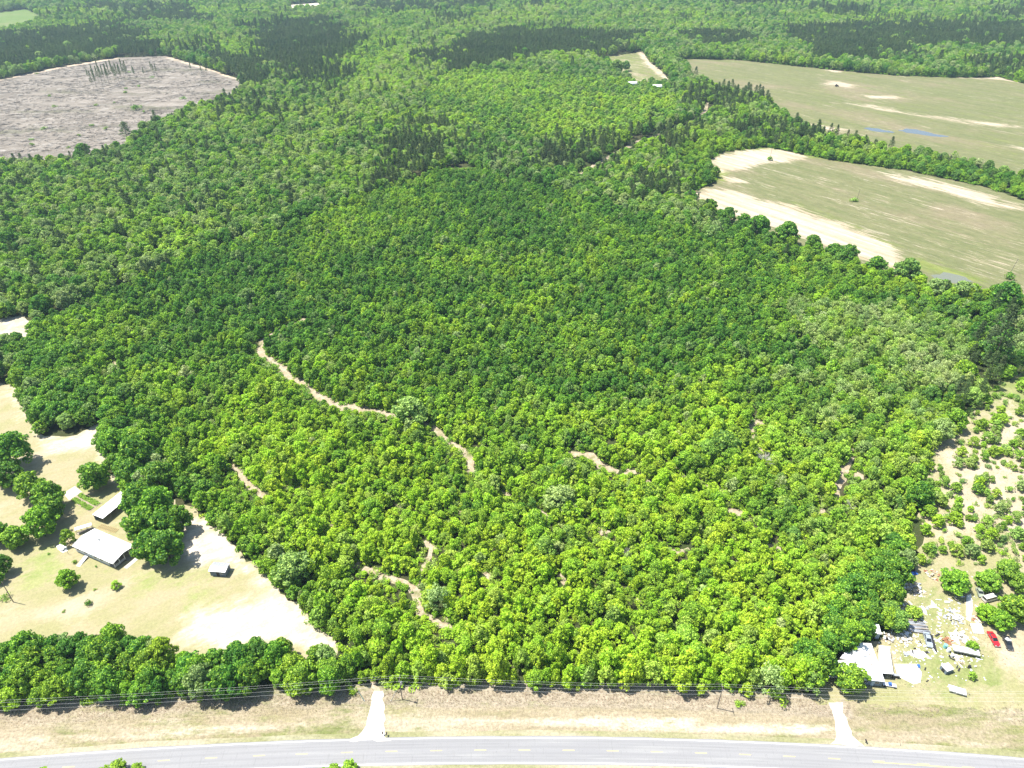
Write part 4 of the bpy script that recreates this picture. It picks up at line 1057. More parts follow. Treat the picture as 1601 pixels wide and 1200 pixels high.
# ------------------------------------------------------------------ dry weeds on the verge, slash on the clear-cut
def blades(name, seed, n, h, spread, mat):
    r = np.random.default_rng(seed); b = MB()
    for i in range(n):
        a = r.uniform(0, 6.28); d = r.uniform(0, spread); p = Vector((math.cos(a) * d, math.sin(a) * d, 0)); t = r.uniform(0, 6.28)
        w = Vector((math.cos(t), math.sin(t), 0)) * r.uniform(.03, .06); q = p * r.uniform(1.2, 2.0) + Vector((r.normal(0, .12), r.normal(0, .12), h * r.uniform(.6, 1.1)))
        b.add([p - w, p + w, q], [(0, 1, 2)])
    me = bpy.data.meshes.new(name); me.from_pydata(b.v, [], b.f); me.materials.append(mat); return me
def tint_mat(name, c0, c1, c2, thin=False):
    n = NT(name); rnd = n.n('ShaderNodeObjectInfo').outputs['Random']
    c = n.mix(n.attr('tint', 'INSTANCER'), c0, c1); c = n.mix(n.math('MULTIPLY', rnd, 0.8), c, c2)
    if not thin: return n.done(n.bsdf(c, 0.9, 0.1))
    tr = n.n('ShaderNodeBsdfTranslucent'); n.put(c, tr.inputs[0]); m = n.n('ShaderNodeMixShader'); m.inputs[0].default_value = 0.5
    n.t.links.new(n.bsdf(c, 0.9, 0.1), m.inputs[1]); n.t.links.new(tr.outputs[0], m.inputs[2]); return n.done(m.outputs[0])
M['weeds'] = tint_mat('dry weeds', (0.66, 0.55, 0.46), (0.46, 0.47, 0.19), (0.76, 0.66, 0.54), True)
M['sticks'] = tint_mat('cut branches', (0.13, 0.11, 0.09), (0.38, 0.35, 0.31), (0.24, 0.21, 0.18))
wc = bpy.data.collections.new('source_weeds')
for i in range(5): wc.objects.link(bpy.data.objects.new('weed_%d' % i, blades('weed_tuft', 700 + i, 26, .8, .45, M['weeds'])))
sc_ = bpy.data.collections.new('source_sticks')
for i in range(5):
    r = np.random.default_rng(800 + i); b = MB()
    for k in range(7):
        a = r.normal(0, .8); L = r.uniform(1.5, 6); p = Vector((r.normal(0, 2), r.normal(0, 2), r.uniform(.1, .5))); d = Vector((math.cos(a) * L, math.sin(a) * L, r.uniform(-.1, .5)))
        b.tube(p, p + d, r.uniform(.10, .22), .06, 4)
    sc_.objects.link(bpy.data.objects.new('stick_%d' % i, b.mesh('stick_heap', M['sticks'])))
x, y = jgrid(-190, 200, 100, 140, .62); t = vt(x, y)
k = (t > .04) & (t < 1.05) & in_view(x, y, 1.06) & ~inside(DRIVE, x, y) & ~inside(DRIVE2, x, y) & (rng.random(len(x)) < np.clip(smooth(.35, .85, t) * .7 + .10 * fbm(x, y, 9, 77), 0, 1) * np.where(x > xg2, .3, 1)); x, y, t = x[k], y[k], t[k]; n = len(x)
s = rng.uniform(.4, 1.0, n) * (.35 + .45 * smooth(.5, 1.0, t))
scatter('dry_weeds', np.stack([x, y, np.full(n, .01)], 1), np.stack([s, s, s], 1), np.stack([np.zeros(n), np.zeros(n), rng.uniform(0, 6.28, n)], 1), rng.integers(0, 5, n), np.clip(v_green(x, y) * 1.1 - .25 * smooth(.5, .9, t) + rng.normal(0, .15, n), 0, 1), np.zeros(n), wc, 'mass of dry pinkish weeds and grass tufts on the road verge')
lo, hi = SCRUB.min(0), SCRUB.max(0); x, y = jgrid(lo[0], 330, lo[1], hi[1], 1.35); k = inside(SCRUB, x, y) & in_view(x, y, 1.06) & (y > woods_y(x)) & (fbm(x, y, 12, 61) > .52) & (rng.random(len(x)) < .8); x, y = x[k], y[k]; n = len(x); s = rng.uniform(.22, .5, n)
scatter('scrub_weeds', np.stack([x, y, np.full(n, .02)], 1), np.stack([s, s, s], 1), np.stack([np.zeros(n), np.zeros(n), rng.uniform(0, 6.28, n)], 1), rng.integers(0, 5, n), np.clip(.55 + rng.normal(0, .25, n), 0, 1), np.zeros(n), wc, 'mass of weeds and grass tufts over the scrubby lot')
lo, hi = CLEARCUT.min(0), CLEARCUT.max(0); x, y = jgrid(lo[0], hi[0], lo[1], hi[1], 7.5); k = (sd(CLEARCUT, x, y) > 13) & in_view(x, y, 1.05) & (fbm(x, y, 40, 71) > .36); x, y = x[k], y[k]; n = len(x); s = rng.uniform(.5, 1.4, n)
scatter('logging_slash', np.stack([x, y, np.zeros(n)], 1), np.stack([s, s, s], 1), np.stack([np.zeros(n), np.zeros(n), rng.normal(.2, .8, n)], 1), rng.integers(0, 5, n), rng.random(n), np.zeros(n), sc_, 'mass of cut branches and logs strewn over the clear-cut')

# ------------------------------------------------------------------ buildings
M['white metal'] = simple_mat('white roofing metal', (0.74, 0.74, 0.73), 0.45, 0.4, 0, 0.12, 0.5)
M['white wall'] = simple_mat('white siding', (0.66, 0.67, 0.68), 0.7, 0.3, 0, 0.12, 0.7)
M['grey wall'] = simple_mat('grey blue siding', (0.16, 0.20, 0.25), 0.7, 0.3, 0, 0.25, 0.8)
M['pale wall'] = simple_mat('pale blue siding', (0.42, 0.52, 0.58), 0.7, 0.3, 0, 0.2, 0.8)
M['glass'] = simple_mat('dark window glass', (0.02, 0.025, 0.03), 0.08, 0.6, 0, 0.2, 0.5)
M['timber'] = simple_mat('weathered timber', (0.30, 0.27, 0.23), 0.85, 0.15, 0, 0.4, 1.5, None, (4, 1, 1))
M['new timber'] = simple_mat('yellow lumber', (0.50, 0.36, 0.17), 0.8, 0.2, 0, 0.3, 1.5)
M['grey timber'] = simple_mat('silvered boards', (0.34, 0.36, 0.40), 0.8, 0.2, 0, 0.45, 1.2, None, (4, 1, 1))
M['dark'] = simple_mat('dark rubber and steel', (0.03, 0.03, 0.034), 0.6, 0.3, 0, 0.4, 2)
M['galv'] = simple_mat('galvanised steel', (0.42, 0.43, 0.44), 0.45, 0.5, 0.4, 0.2, 1)
M['cable'] = simple_mat('bright aluminium cable', (0.62, 0.62, 0.60), 0.5, 0.4, 0, 0.1, 1)
M['concrete'] = simple_mat('pale concrete', (0.50, 0.48, 0.44), 0.9, 0.15, 0, 0.2, 0.7)
M['pole wood'] = simple_mat('grey pole wood', (0.22, 0.19, 0.16), 0.9, 0.1, 0, 0.35, 2, None, (1, 1, 6))
M['soil'] = simple_mat('garden soil', (0.36, 0.29, 0.22), 0.95, 0.05, 0, 0.25, 0.8)
M['crop'] = simple_mat('young crop', (0.17, 0.30, 0.035), 0.8, 0.15, 0, 0.35, 1.5)
M['tarp'] = simple_mat('white plastic sheet', (0.74, 0.74, 0.74), 0.5, 0.4, 0, 0.1, 0.4)
M['blue'] = simple_mat('blue plastic', (0.03, 0.12, 0.48), 0.45, 0.4, 0, 0.3, 1)
M['teal'] = simple_mat('teal plastic', (0.20, 0.50, 0.50), 0.5, 0.4, 0, 0.25, 1)
M['rust'] = simple_mat('rusty scrap', (0.33, 0.15, 0.08), 0.85, 0.2, 0, 0.5, 1.5)
M['red paint'] = simple_mat('red car paint', (0.52, 0.02, 0.03), 0.3, 0.5, 0, 0.15, 0.6)
M['silver paint'] = simple_mat('silver blue car paint', (0.36, 0.42, 0.47), 0.3, 0.5, 0.2, 0.12, 0.6)
M['black paint'] = simple_mat('dark car paint', (0.035, 0.037, 0.042), 0.3, 0.5, 0, 0.2, 0.6)
M['cream paint'] = simple_mat('chalky white paint', (0.62, 0.62, 0.58), 0.55, 0.4, 0, 0.18, 0.8)
M['olive paint'] = simple_mat('faded green paint', (0.27, 0.31, 0.24), 0.5, 0.4, 0, 0.2, 0.8)
M['tan'] = simple_mat('tan board', (0.46, 0.38, 0.26), 0.8, 0.2, 0, 0.3, 1)

def rect_from(px, h):
    """best rectangle through four roof corners seen at height h: centre, heading, half sizes"""
    q = [Vector(G(a, b, h)) for a, b in px]
    c = (q[0] + q[1] + q[2] + q[3]) / 4
    u = ((q[1] - q[0]) + (q[2] - q[3])).normalized(); v = Vector((-u.y, u.x))
    lu = (((q[1] - q[0]) + (q[2] - q[3])) / 2).length
    w = ((q[3] - q[0]) + (q[2] - q[1])) / 2
    return c, math.atan2(u.y, u.x), lu / 2, abs(w.dot(v)) / 2
def gable_roof(b, hx, hy, z, rise, th=.12):
    for s in (-1, 1):
        b.add([(-hx, s * hy, z), (hx, s * hy, z), (hx, 0, z + rise), (-hx, 0, z + rise), (-hx, s * hy, z + th), (hx, s * hy, z + th), (hx, 0, z + rise + th), (-hx, 0, z + rise + th)],
              [(0, 1, 2, 3), (4, 5, 6, 7), (0, 1, 5, 4), (1, 2, 6, 5), (2, 3, 7, 6), (3, 0, 4, 7)])
    return b
def seams(parent, hx, hy, z, rise, step_, mat):
    n = int(2 * hx / step_)
    for s in (-1, 1):
        b0 = MB(); L = math.hypot(hy, rise); b0.box(-.03, .03, 0, L, 0, .05); me = b0.mesh('roof_seam', mat)
        for i in range(1, n):
            o = link('roof_seam', me, parent, (-hx + i * step_, s * hy, z)); o.rotation_euler = (math.atan2(rise, hy), 0, 0) if s < 0 else (math.atan2(rise, hy), 0, math.pi)
def window(parent, x, y, z, w, h, face):
    """face: 'y-' or 'x+' ... the side the window looks to"""
    f = MB(); g = MB()
    if face[0] == 'y':
        s = -1 if face[1] == '-' else 1
        for (a0, a1, c0, c1) in ((-w / 2 - .08, w / 2 + .08, h / 2, h / 2 + .08), (-w / 2 - .08, w / 2 + .08, -h / 2 - .08, -h / 2), (-w / 2 - .08, -w / 2, -h / 2, h / 2), (w / 2, w / 2 + .08, -h / 2, h / 2), (-.03, .03, -h / 2, h / 2)):
            f.box(x + a0, x + a1, y + min(0, s * .07), y + max(0, s * .07), z + c0, z + c1)
        g.box(x - w / 2, x + w / 2, y + min(0, s * .035), y + max(0, s * .035), z - h / 2, z + h / 2)
    else:
        s = -1 if face[1] == '-' else 1
        for (a0, a1, c0, c1) in ((-w / 2 - .08, w / 2 + .08, h / 2, h / 2 + .08), (-w / 2 - .08, w / 2 + .08, -h / 2 - .08, -h / 2), (-w / 2 - .08, -w / 2, -h / 2, h / 2), (w / 2, w / 2 + .08, -h / 2, h / 2), (-.03, .03, -h / 2, h / 2)):
            f.box(x + min(0, s * .07), x + max(0, s * .07), y + a0, y + a1, z + c0, z + c1)
        g.box(x + min(0, s * .035), x + max(0, s * .035), y - w / 2, y + w / 2, z - h / 2, z + h / 2)
    o = f.build('window', M['white wall'], parent); g.build('pane', M['glass'], o)

# the white roofed house with a porch at its end
c, rz, hx, hy = rect_from([(111, 853), (178, 882), (209, 852), (149, 826)], 3.0)
house = thing('house', 'long single-storey house with blinding white metal roof and end porch', 'house', (c.x, c.y, 0), rz)
bx1 = hx - 3.0
w = MB(); w.box(-hx + .45, bx1, -hy + .45, hy - .45, .55, 2.95); w.prism([(-hy + .45, 2.95), (hy - .45, 2.95), (0, 2.95 + .85)], -hx + .45, bx1); w.build('wall', M['white wall'], house)
k = MB(); k.box(-hx + .5, bx1 - .05, -hy + .5, hy - .5, 0, .55); k.build('skirting', M['pale wall'], house)
gable_roof(MB(), hx, hy, 2.9, .95).build('roof', M['white metal'], house); seams(house, hx, hy, 3.02, .95, 1.2, M['white metal'])
MB().box(bx1, hx - .2, -hy + .4, hy - .4, .4, .55).build('porch_floor', M['timber'], house)
for yy in np.linspace(-hy + .55, hy - .55, 5):
    MB().box(hx - .38, hx - .22, yy - .08, yy + .08, .55, 2.9).build('porch_post', M['white wall'], house)
ys = np.linspace(-hy + .55, hy - .55, 5)
for i in (0, 1, 3):
    r_ = MB(); r_.box(hx - .34, hx - .26, ys[i] + .08, ys[i + 1] - .08, 1.40, 1.48); r_.box(hx - .34, hx - .26, ys[i] + .08, ys[i + 1] - .08, .68, .74)
    for yy in np.arange(ys[i] + .2, ys[i + 1] - .1, .22): r_.box(hx - .32, hx - .28, yy, yy + .05, .74, 1.40)
    r_.build('railing', M['white wall'], house)
st = MB()
for i in range(3): st.box(hx - .2 + .3 * i, hx + .1 + .3 * i, ys[2] + .1, ys[3] - .1, 0, .55 - .17 * (i + 1) + .08)
st.build('steps', M['timber'], house)
window(house, bx1, -hy * .5, 1.8, 1.6, 1.2, 'x+'); window(house, bx1, hy * .55, 1.8, 1.6, 1.2, 'x+')
d_ = MB().box(bx1, bx1 + .06, -.1, .85, .55, 2.6).build('door', M['grey wall'], house); MB().box(bx1 + .06, bx1 + .12, .0, .06, 1.5, 1.62).build('handle', M['galv'], d_)
for xx in (-hx * .78, -hx * .42, hx * .05, hx * .36): window(house, xx, -hy + .45, 1.8, 1.2, 1.1, 'y-')
d_ = MB().box(-hx * .22, -hx * .22 + .95, -hy + .39, -hy + .45, .55, 2.6).build('door', M['pale wall'], house); MB().box(-hx * .22 + .1, -hx * .22 + .16, -hy + .33, -hy + .39, 1.5, 1.62).build('handle', M['galv'], d_)
for xx in (-hx * .6, 0, hx * .3): window(house, xx, hy - .45, 1.8, 1.2, 1.1, 'y+')
cr = MB().box(-hx * .3, -hx * .3 + .5, .6, 1.1, 3.6, 4.6).build('chimney', M['galv'], house)

c, rz, ax, ay = rect_from([(120, 833), (138, 830), (147, 826), (144, 824)], 2.6)
p0, p1 = Vector(G(120, 834)), Vector(G(146, 826)); d = p1 - p0
t = thing('covered_ramp', 'narrow white covered ramp behind the end of the white roofed house', 'ramp', ((p0.x + p1.x) / 2, (p0.y + p1.y) / 2, 0), math.atan2(d.y, d.x)); L = d.length / 2
MB().box(-L, L, -.85, .85, 2.25, 2.35).build('roof', M['white metal'], t); MB().add([(-L, -.7, 0), (L, -.7, .5), (L, .7, .5), (-L, .7, 0), (-L, -.7, -.05), (L, -.7, -.05), (L, .7, -.05), (-L, .7, -.05)], [(0, 1, 2, 3), (4, 5, 6, 7), (0, 1, 5, 4), (1, 2, 6, 5), (2, 3, 7, 6), (3, 0, 4, 7)]).build('ramp_deck', M['timber'], t)
for sx in (-1, -.33, .33, 1):
    for sy in (-1, 1): MB().box(sx * (L - .1) - .05, sx * (L - .1) + .05, sy * .7 - .05, sy * .7 + .05, 0, 2.25).build('post', M['timber'], t)
for sy in (-1, 1): MB().box(-L, L, sy * .72 - .03, sy * .72 + .03, 1.1, 1.18).build('rail', M['timber'], t)
# front ramp
p0, p1 = Vector(G(122, 885)), Vector(G(136, 871)); d = p1 - p0
t = thing('wooden_ramp', 'bright white sloping ramp leading up to the front wall of the house', 'ramp', (p0.x, p0.y, 0), math.atan2(d.y, d.x)); L = d.length
MB().add([(0, -.7, .02), (L, -.7, .75), (L, .7, .75), (0, .7, .02), (0, -.7, -.02), (L, -.7, .62), (L, .7, .62), (0, .7, -.02)], [(0, 1, 2, 3), (4, 5, 6, 7), (0, 1, 5, 4), (1, 2, 6, 5), (2, 3, 7, 6), (3, 0, 4, 7)]).build('deck', M['white wall'], t)
for xx in (L * .35, L * .68, L * .97):
    for sy in (-.66, .66): MB().box(xx - .05, xx + .05, sy - .05, sy + .05, 0, .72 * xx / L + .1).build('leg', M['timber'], t)
p0, p1 = Vector(G(196, 888)), Vector(G(220, 868)); d = p1 - p0
tag(MB().box(0, d.length, -.8, .8, 0, .07).build('concrete_path', M['concrete'], None, (p0.x, p0.y, .02), math.atan2(d.y, d.x)), kind='structure')

# carport
c, rz, hx, hy = rect_from([(143, 803), (199, 764), (207, 769), (162, 812)], 2.9)
t = thing('carport', 'long narrow open carport with sloping white roof beside the garden plot', 'carport', (c.x, c.y, 0), rz); 
MB().add([(-hx, -hy, 2.7), (hx, -hy, 2.7), (hx, hy, 3.1), (-hx, hy, 3.1), (-hx, -hy, 2.8), (hx, -hy, 2.8), (hx, hy, 3.2), (-hx, hy, 3.2)], [(0, 1, 2, 3), (4, 5, 6, 7), (0, 1, 5, 4), (1, 2, 6, 5), (2, 3, 7, 6), (3, 0, 4, 7)]).build('roof', M['white metal'], t)
for i in range(6):
    xx = -hx + .3 + i * (2 * hx - .6) / 5
    for sy, zz in ((-1, 2.7), (1, 3.1)): MB().box(xx - .07, xx + .07, sy * (hy - .2) - .07, sy * (hy - .2) + .07, 0, zz).build('post', M['timber'], t)
MB().box(-hx + .2, hx - .2, hy - .16, hy - .08, 0, 3.05).build('back_wall', M['grey wall'], t)
MB().box(hx * .05, hx - .2, -hy + .25, -hy + .33, 0, 2.7).build('front_wall', M['white wall'], t)

def shed(name, label, cat, px, h, rise, wallm, roofm, inset=.2, door=True, door_side=-1):
    c, rz, hx, hy = rect_from(px, h)
    t = thing(name, label, cat, (c.x, c.y, 0), rz)
    ix, iy = hx - inset, hy - inset
    w = MB(); w.box(-ix, ix, -iy, iy, 0, h - .02)
    if rise > .05: w.prism([(-iy, h - .02), (iy, h - .02), (0, h - .02 + rise * .9)], -ix, ix)
    w.build('wall', wallm, t)
    if rise > .05: gable_roof(MB(), hx, hy, h - .03, rise, .1).build('roof', roofm, t)
    else: MB().box(-hx, hx, -hy, hy, h, h + .14).build('roof', roofm, t)
    if door:
        d_ = MB().box(-.5, .5, door_side * iy - .05, door_side * iy + .05, .05, min(2.1, h - .3)).build('door', M['dark'], t); MB().box(.3, .36, door_side * (iy + .08) - .03, door_side * (iy + .08) + .03, 1.0, 1.12).build('handle', M['galv'], d_)
    return t, hx, hy
t, hx, hy = shed('garden_shed', 'small dark grey shed with pale flat gable roof by the sandy turnaround', 'shed', [(327, 893), (354, 895), (358, 880), (332, 878)], 2.5, .35, M['grey wall'], M['galv'], .3)
window(t, hx * .5, -hy + .3, 1.5, .8, .7, 'y-'); seams(t, hx, hy, 2.57, .35, .9, M['galv'])

# garden plot
q = GP([(109, 782), (127, 769), (160, 786), (140, 800)])
def patch(name, q, z, th, mat, parent=None):
    n = len(q); b = MB(); c = q.mean(0)
    b.add([(p[0], p[1], z - .05) for p in q] + [(p[0], p[1], z + th) for p in q], [tuple(range(n))[::-1], tuple(range(n, 2 * n))] + [(i, (i + 1) % n, n + (i + 1) % n, n + i) for i in range(n)])
    return b.build(name, mat, parent)
g_ = thing('garden_bed', 'bright green planted garden plot in two strips beside the carport', 'garden', (0, 0, 0))
patch('soil', q, .03, .06, M['soil'], g_)
def lerp4(u0, u1, v0, v1): return np.array([q[0] * (1 - u) * (1 - v) + q[1] * (1 - u) * v + q[3] * u * (1 - v) + q[2] * u * v for u, v in ((u0, v0), (u0, v1), (u1, v1), (u1, v0))])
r9 = np.random.default_rng(9)
for v0, v1 in ((.06, .16), (.18, .28), (.30, .40), (.58, .67), (.70, .79), (.82, .93)):
    b = MB(); e = lerp4(.04, .96, v0, v1); nn = 30
    for i in range(nn):
        u = (i + .5) / nn; m = (e[0] + e[1]) / 2 * (1 - u) + (e[2] + e[3]) / 2 * u; rr = r9.uniform(.4, .6)
        for kk in range(9):
            a = r9.uniform(0, 6.28); dd = r9.uniform(.1, rr); h0 = r9.uniform(.08, .35); p = Vector((m[0] + math.cos(a) * dd, m[1] + math.sin(a) * dd, h0 + .08)); w1 = Vector((r9.normal(0, .18), r9.normal(0, .18), .05)); w2 = Vector((r9.normal(0, .18), r9.normal(0, .18), .05))
            b.add([p - w1, p + w2, p + w1, p - w2], [(0, 1, 2, 3)])
    me = bpy.data.meshes.new('crop_row'); me.from_pydata(b.v, [], b.f); me.materials.append(M['crop']); link('crop_row', me, g_)
tag(patch('bare_soil_patch', GP([(99, 771), (117, 760), (129, 769), (108, 782)]), .03, .03, sand_mat), kind='structure')
# lumber frame
p0, p1, p2 = Vector(G(153, 825)), Vector(G(179, 833)), Vector(G(158, 819)); u = p1 - p0; v = p2 - p0
t = thing('lumber_frame', 'flat yellow lumber frame lying between the carport and the house', 'lumber', (p0.x, p0.y, 0), math.atan2(u.y, u.x)); L = u.length; W = v.length
bm_ = MB().box(-.08, .08, 0, W, .12, .2).mesh('board', M['new timber'])
for i in range(11): link('board', bm_, t, (i * L / 10, 0, 0))
for yy in (0, W * .5, W): MB().box(-.1, L + .1, yy - .06, yy + .06, 0, .12).build('rail', M['new timber'], t)
# pale heap by the small tree
def crumpled(name, label, cat, px, mat, z=.05, amp=.25, n=9, group=None):
    poly = GP(px); lo, hi = poly.min(0), poly.max(0)
    c0 = poly.mean(0); vs = [Vector(p) for p in poly]
    gx, gy = np.meshgrid(np.linspace(lo[0], hi[0], n + 2)[1:-1], np.linspace(lo[1], hi[1], n + 2)[1:-1]); gx = gx.ravel(); gy = gy.ravel(); k = sd(poly, gx, gy) > .15
    m = len(vs); vs += [Vector((a, b)) for a, b in zip(gx[k], gy[k])]
    v2, _, f2, _, _, _ = delaunay_2d_cdt(vs, [(i, (i + 1) % m) for i in range(m)], [list(range(m))], 1, 1e-4)
    X2 = np.array([p.x for p in v2]); Y2 = np.array([p.y for p in v2]); Z2 = z + amp * fbm(X2, Y2, 1.7, 90) * np.clip(dist_line(poly, X2, Y2, True) / .6, .15, 1)
    nv = len(v2); b = MB()
    top = [(a - c0[0], b_ - c0[1], zz) for a, b_, zz in zip(X2, Y2, Z2)]; bot = [(a, b_, zz - .04) for a, b_, zz in top]
    rim = list(range(m))
    b.add(top + bot, [tuple(f) for f in f2] + [tuple(i + nv for i in f[::-1]) for f in f2] + [(rim[i], rim[(i + 1) % m], rim[(i + 1) % m] + nv, rim[i] + nv) for i in range(m)])
    return tag(b.build(name, mat, None, (c0[0], c0[1], 0)), label, cat, group)
crumpled('plastic_sheet', 'crumpled pale sheet on the lawn below the small tree at the house corner', 'sheet', [(88, 853), (95, 850), (104, 854), (106, 861), (98, 864), (90, 858)], M['tarp'], .05, .4, 6)
c, rz, hx, hy = rect_from([(93, 859), (98, 861), (100, 857), (95, 855)], .6)
t = thing('old_freezer', 'grey chest lying among the pale sheet near the house corner', 'chest', (c.x, c.y, 0), rz); MB().box(-.9, .9, -.4, .4, .0, .75).build('body', M['galv'], t); MB().box(-.92, .92, -.42, .42, .75, .86).build('lid', M['white wall'], t); MB().box(-.2, .2, -.47, -.42, .6, .66).build('handle', M['dark'], t)

# ------------------------------------------------------------------ poles and wires
def pole(px, py, H, label, arms=True, transformer=False, lean=0.0, name='utility_pole', cat='utility pole', r=.15):
    x, y = G(px, py)
    t = thing(name, label, cat, (x, y, 0)); t.rotation_euler = (0, lean, 0)
    MB().tube((0, 0, -.2), (0, 0, H), r, r * .68, 8).build('pole', M['pole wood'], t)
    if arms:
        for z, L in ((H - .5, 1.1),):
            a = MB().box(-.06, .06, -L, L, z - .06, z + .06).build('crossarm', M['pole wood'], t)
            for yy in (-L + .1, L - .1):
                MB().tube((0, yy, z + .06), (0, yy, z + .34), .05, .06, 6).build('insulator', M['galv'], a)
        MB().tube((0, 0, H), (0, 0, H + .25), .05, .06, 6).build('insulator', M['galv'], t)
    if transformer:
        tr = MB().tube((.42, -.1, H - 2.9), (.42, -.1, H - 1.7), .30, .30, 12).build('transformer', M['galv'], t); MB().tube((.42, -.1, H - 1.7), (.42, -.1, H - 1.45), .06, .04, 6).build('bushing', M['dark'], tr)
        MB().box(.1, .4, -.2, 0, H - 2.5, H - 2.0).build('bracket', M['galv'], t)
    return x, y
PH = 10.3
pl = [G(-90, 1137), pole(629, 1093, PH, 'wooden utility pole with crossarm and grey transformer beside the white driveway', True, True), pole(1121, 1107, PH, 'plain wooden utility pole with crossarm on the verge, without any transformer', True), G(1640, 1118)]
pole(21, 941, 10.2, 'bare dark utility pole standing alone on the lawn of the white roofed house', False)
pole(1237, 1082, 8.0, 'slim leaning pole under the wood edge by the sandy lot entrance', False, lean=.12, r=.1)
pole(1204, 247, 9.5, 'thin pole with bush at its foot in the sandy corner of the striped field', False, r=.16)
pole(1340, 312, 8.5, 'thin pole in the middle of the striped field', False, r=.16)
pole(1579, 427, 10.0, 'leaning thin pole in the bottom corner of the striped field', True, lean=.14, r=.16)
pole(1082, 117, 9.0, 'thin pole at the hedge end of the upper large field', False, r=.2)
pole(107, 866, 3.0, 'short dark post beside the pale sheet near the house corner', False, name='wooden_post', cat='post', r=.07)
for nm, (yo, zz), lab in (('power_cable', (0, PH + .25), 'topmost overhead power cable running along the verge'), ('power_cable', (.98, PH - .16), 'middle overhead power cable on the crossarm side away from the road'), ('power_cable', (-.98, PH - .16), 'middle overhead power cable on the crossarm side towards the road'), ('power_cable', (0, PH - 3.4), 'lowest overhead cable running along the verge below the crossarms')):
    pts = []
    for a, b in zip(pl[:-1], pl[1:]):
        for i in range(25):
            tt = i / 24; pts.append((a[0] + (b[0] - a[0]) * tt, a[1] + (b[1] - a[1]) * tt + yo, zz - 1.3 * 4 * tt * (1 - tt)))
    tag(MB().path(pts, .013, 5).build(nm, M['cable']), lab, 'cable')
def rod(pxb, pxt, H, label, mat, r, cat='post', name='leaning_post'):
    a = G(*pxb); b = G(pxt[0], pxt[1], H)
    t = thing(name, label, cat, (a[0], a[1], 0))
    MB().tube((0, 0, -.1), (b[0] - a[0], b[1] - a[1], H), r, r * .85, 8).build('shaft', mat, t); MB().tube((0, 0, -.05), (0, 0, .25), r * 1.8, r * 1.5, 8).build('footing', M['concrete'], t)
rod((570, 1096), (561, 1081.5), 3.6, 'leaning pale teal post at the wood side of the white driveway', M['teal'], .09)
rod((611, 1096), (620.5, 1077.5), 4.4, 'leaning pale grey post between the white driveway and the transformer pole', M['galv'], .08)
def mailbox(px, py, label, rz=0):
    x, y = G(px, py); t = thing('mailbox', label, 'mailbox', (x, y, 0), rz)
    MB().box(-.05, .05, -.05, .05, 0, 1.0).build('post', M['timber'], t)
    prof = [(-.16, 1.0), (.16, 1.0), (.16, 1.22)] + [(.16 * math.cos(a), 1.22 + .16 * math.sin(a)) for a in np.linspace(0.3, 2.84, 6)] + [(-.16, 1.22)]
    b_ = MB().prism(prof, -.32, .32, 'y').build('box', M['dark'], t); MB().box(.16, .18, -.1, .12, 1.15, 1.3).build('flag', M['red paint'], b_)
mailbox(598.7, 1149, 'black mailbox at the driveway mouth, nearer the white driveway of the pair'); mailbox(604.8, 1150, 'black mailbox of the pair farther from the white driveway')
mailbox(1352.5, 1161, 'black mailbox beside the sandy lot entrance on the road edge')
rod((1408, 1166), (1407.5, 1161), 1.3, 'short dark marker post in the grass after the lot mailbox', M['dark'], .05, 'post', 'marker_post')

# ------------------------------------------------------------------ the cluttered lot
c, rz, hx, hy = rect_from([(1336, 1061), (1372, 1065), (1373, 1007), (1338, 1004)], 2.9)
t = thing('trailer_house', 'flat white roofed trailer house behind the round bright tree', 'house', (c.x, c.y, 0), rz)
MB().box(-hx + .25, hx - .25, -hy + .3, hy - .25, .3, 2.85).build('wall', M['grey wall'], t); MB().box(-hx + .3, hx - .3, -hy + .35, hy - .3, 0, .3).build('skirting', M['dark'], t)
MB().box(-hx, hx, -hy, hy, 2.88, 3.05).build('roof', M['tarp'], t); MB().box(-.6, .6, hy * .2, hy * .2 + .5, 3.05, 3.3).build('roof_vent', M['galv'], t)
for xx in (-hx * .5, hx * .45): window(t, xx, -hy + .3, 1.8, 1.1, .9, 'y-')
d_ = MB().box(-.1, .75, -hy + .24, -hy + .3, .3, 2.4).build('door', M['pale wall'], t); MB().box(.6, .66, -hy + .18, -hy + .24, 1.3, 1.4).build('handle', M['galv'], d_)
for i, (xx, yy) in enumerate(((-hx * .3, hy * .55), (hx * .2, -hy * .2), (hx * .55, hy * .35))):
    tag(MB().box(-.7, .7, -.16, .16, 0, .1, None, .02).build('scrap_board', M['timber'], None, (c.x + xx, c.y + yy, 3.06), .4 * i), ('grey board lying on the trailer roof near its wooded end', 'grey board lying on the middle of the trailer roof', 'grey board lying on the trailer roof edge beside the lean-to')[i], 'scrap')
def canopy(name, label, px, h, mat, posts=True):
    q = np.array([G(a, b_, h) for a, b_ in px]); c = q.mean(0); t = thing(name, label, 'canopy', (c[0], c[1], 0)); l = q - c; n = len(l)
    MB().add([(p[0], p[1], h) for p in l] + [(p[0], p[1], h + .1) for p in l], [tuple(range(n))[::-1], tuple(range(n, 2 * n))] + [(i, (i + 1) % n, n + (i + 1) % n, n + i) for i in range(n)]).build('roof', mat, t)
    for p in l * .92: MB().box(p[0] - .07, p[0] + .07, p[1] - .07, p[1] + .07, 0, h).build('post', M['timber'], t)
    for i in range(n):
        a, b_ = l[i] * .93, l[(i + 1) % n] * .93; MB().tube((a[0], a[1], h - .12), (b_[0], b_[1], h - .12), .06, .06, 5).build('beam', M['timber'], t)
    return t
canopy('lean_to', 'white sheeted lean-to along the open side of the trailer house', [(1374, 1009), (1390, 1010.5), (1397, 1054), (1374, 1052)], 2.5, M['tarp'])
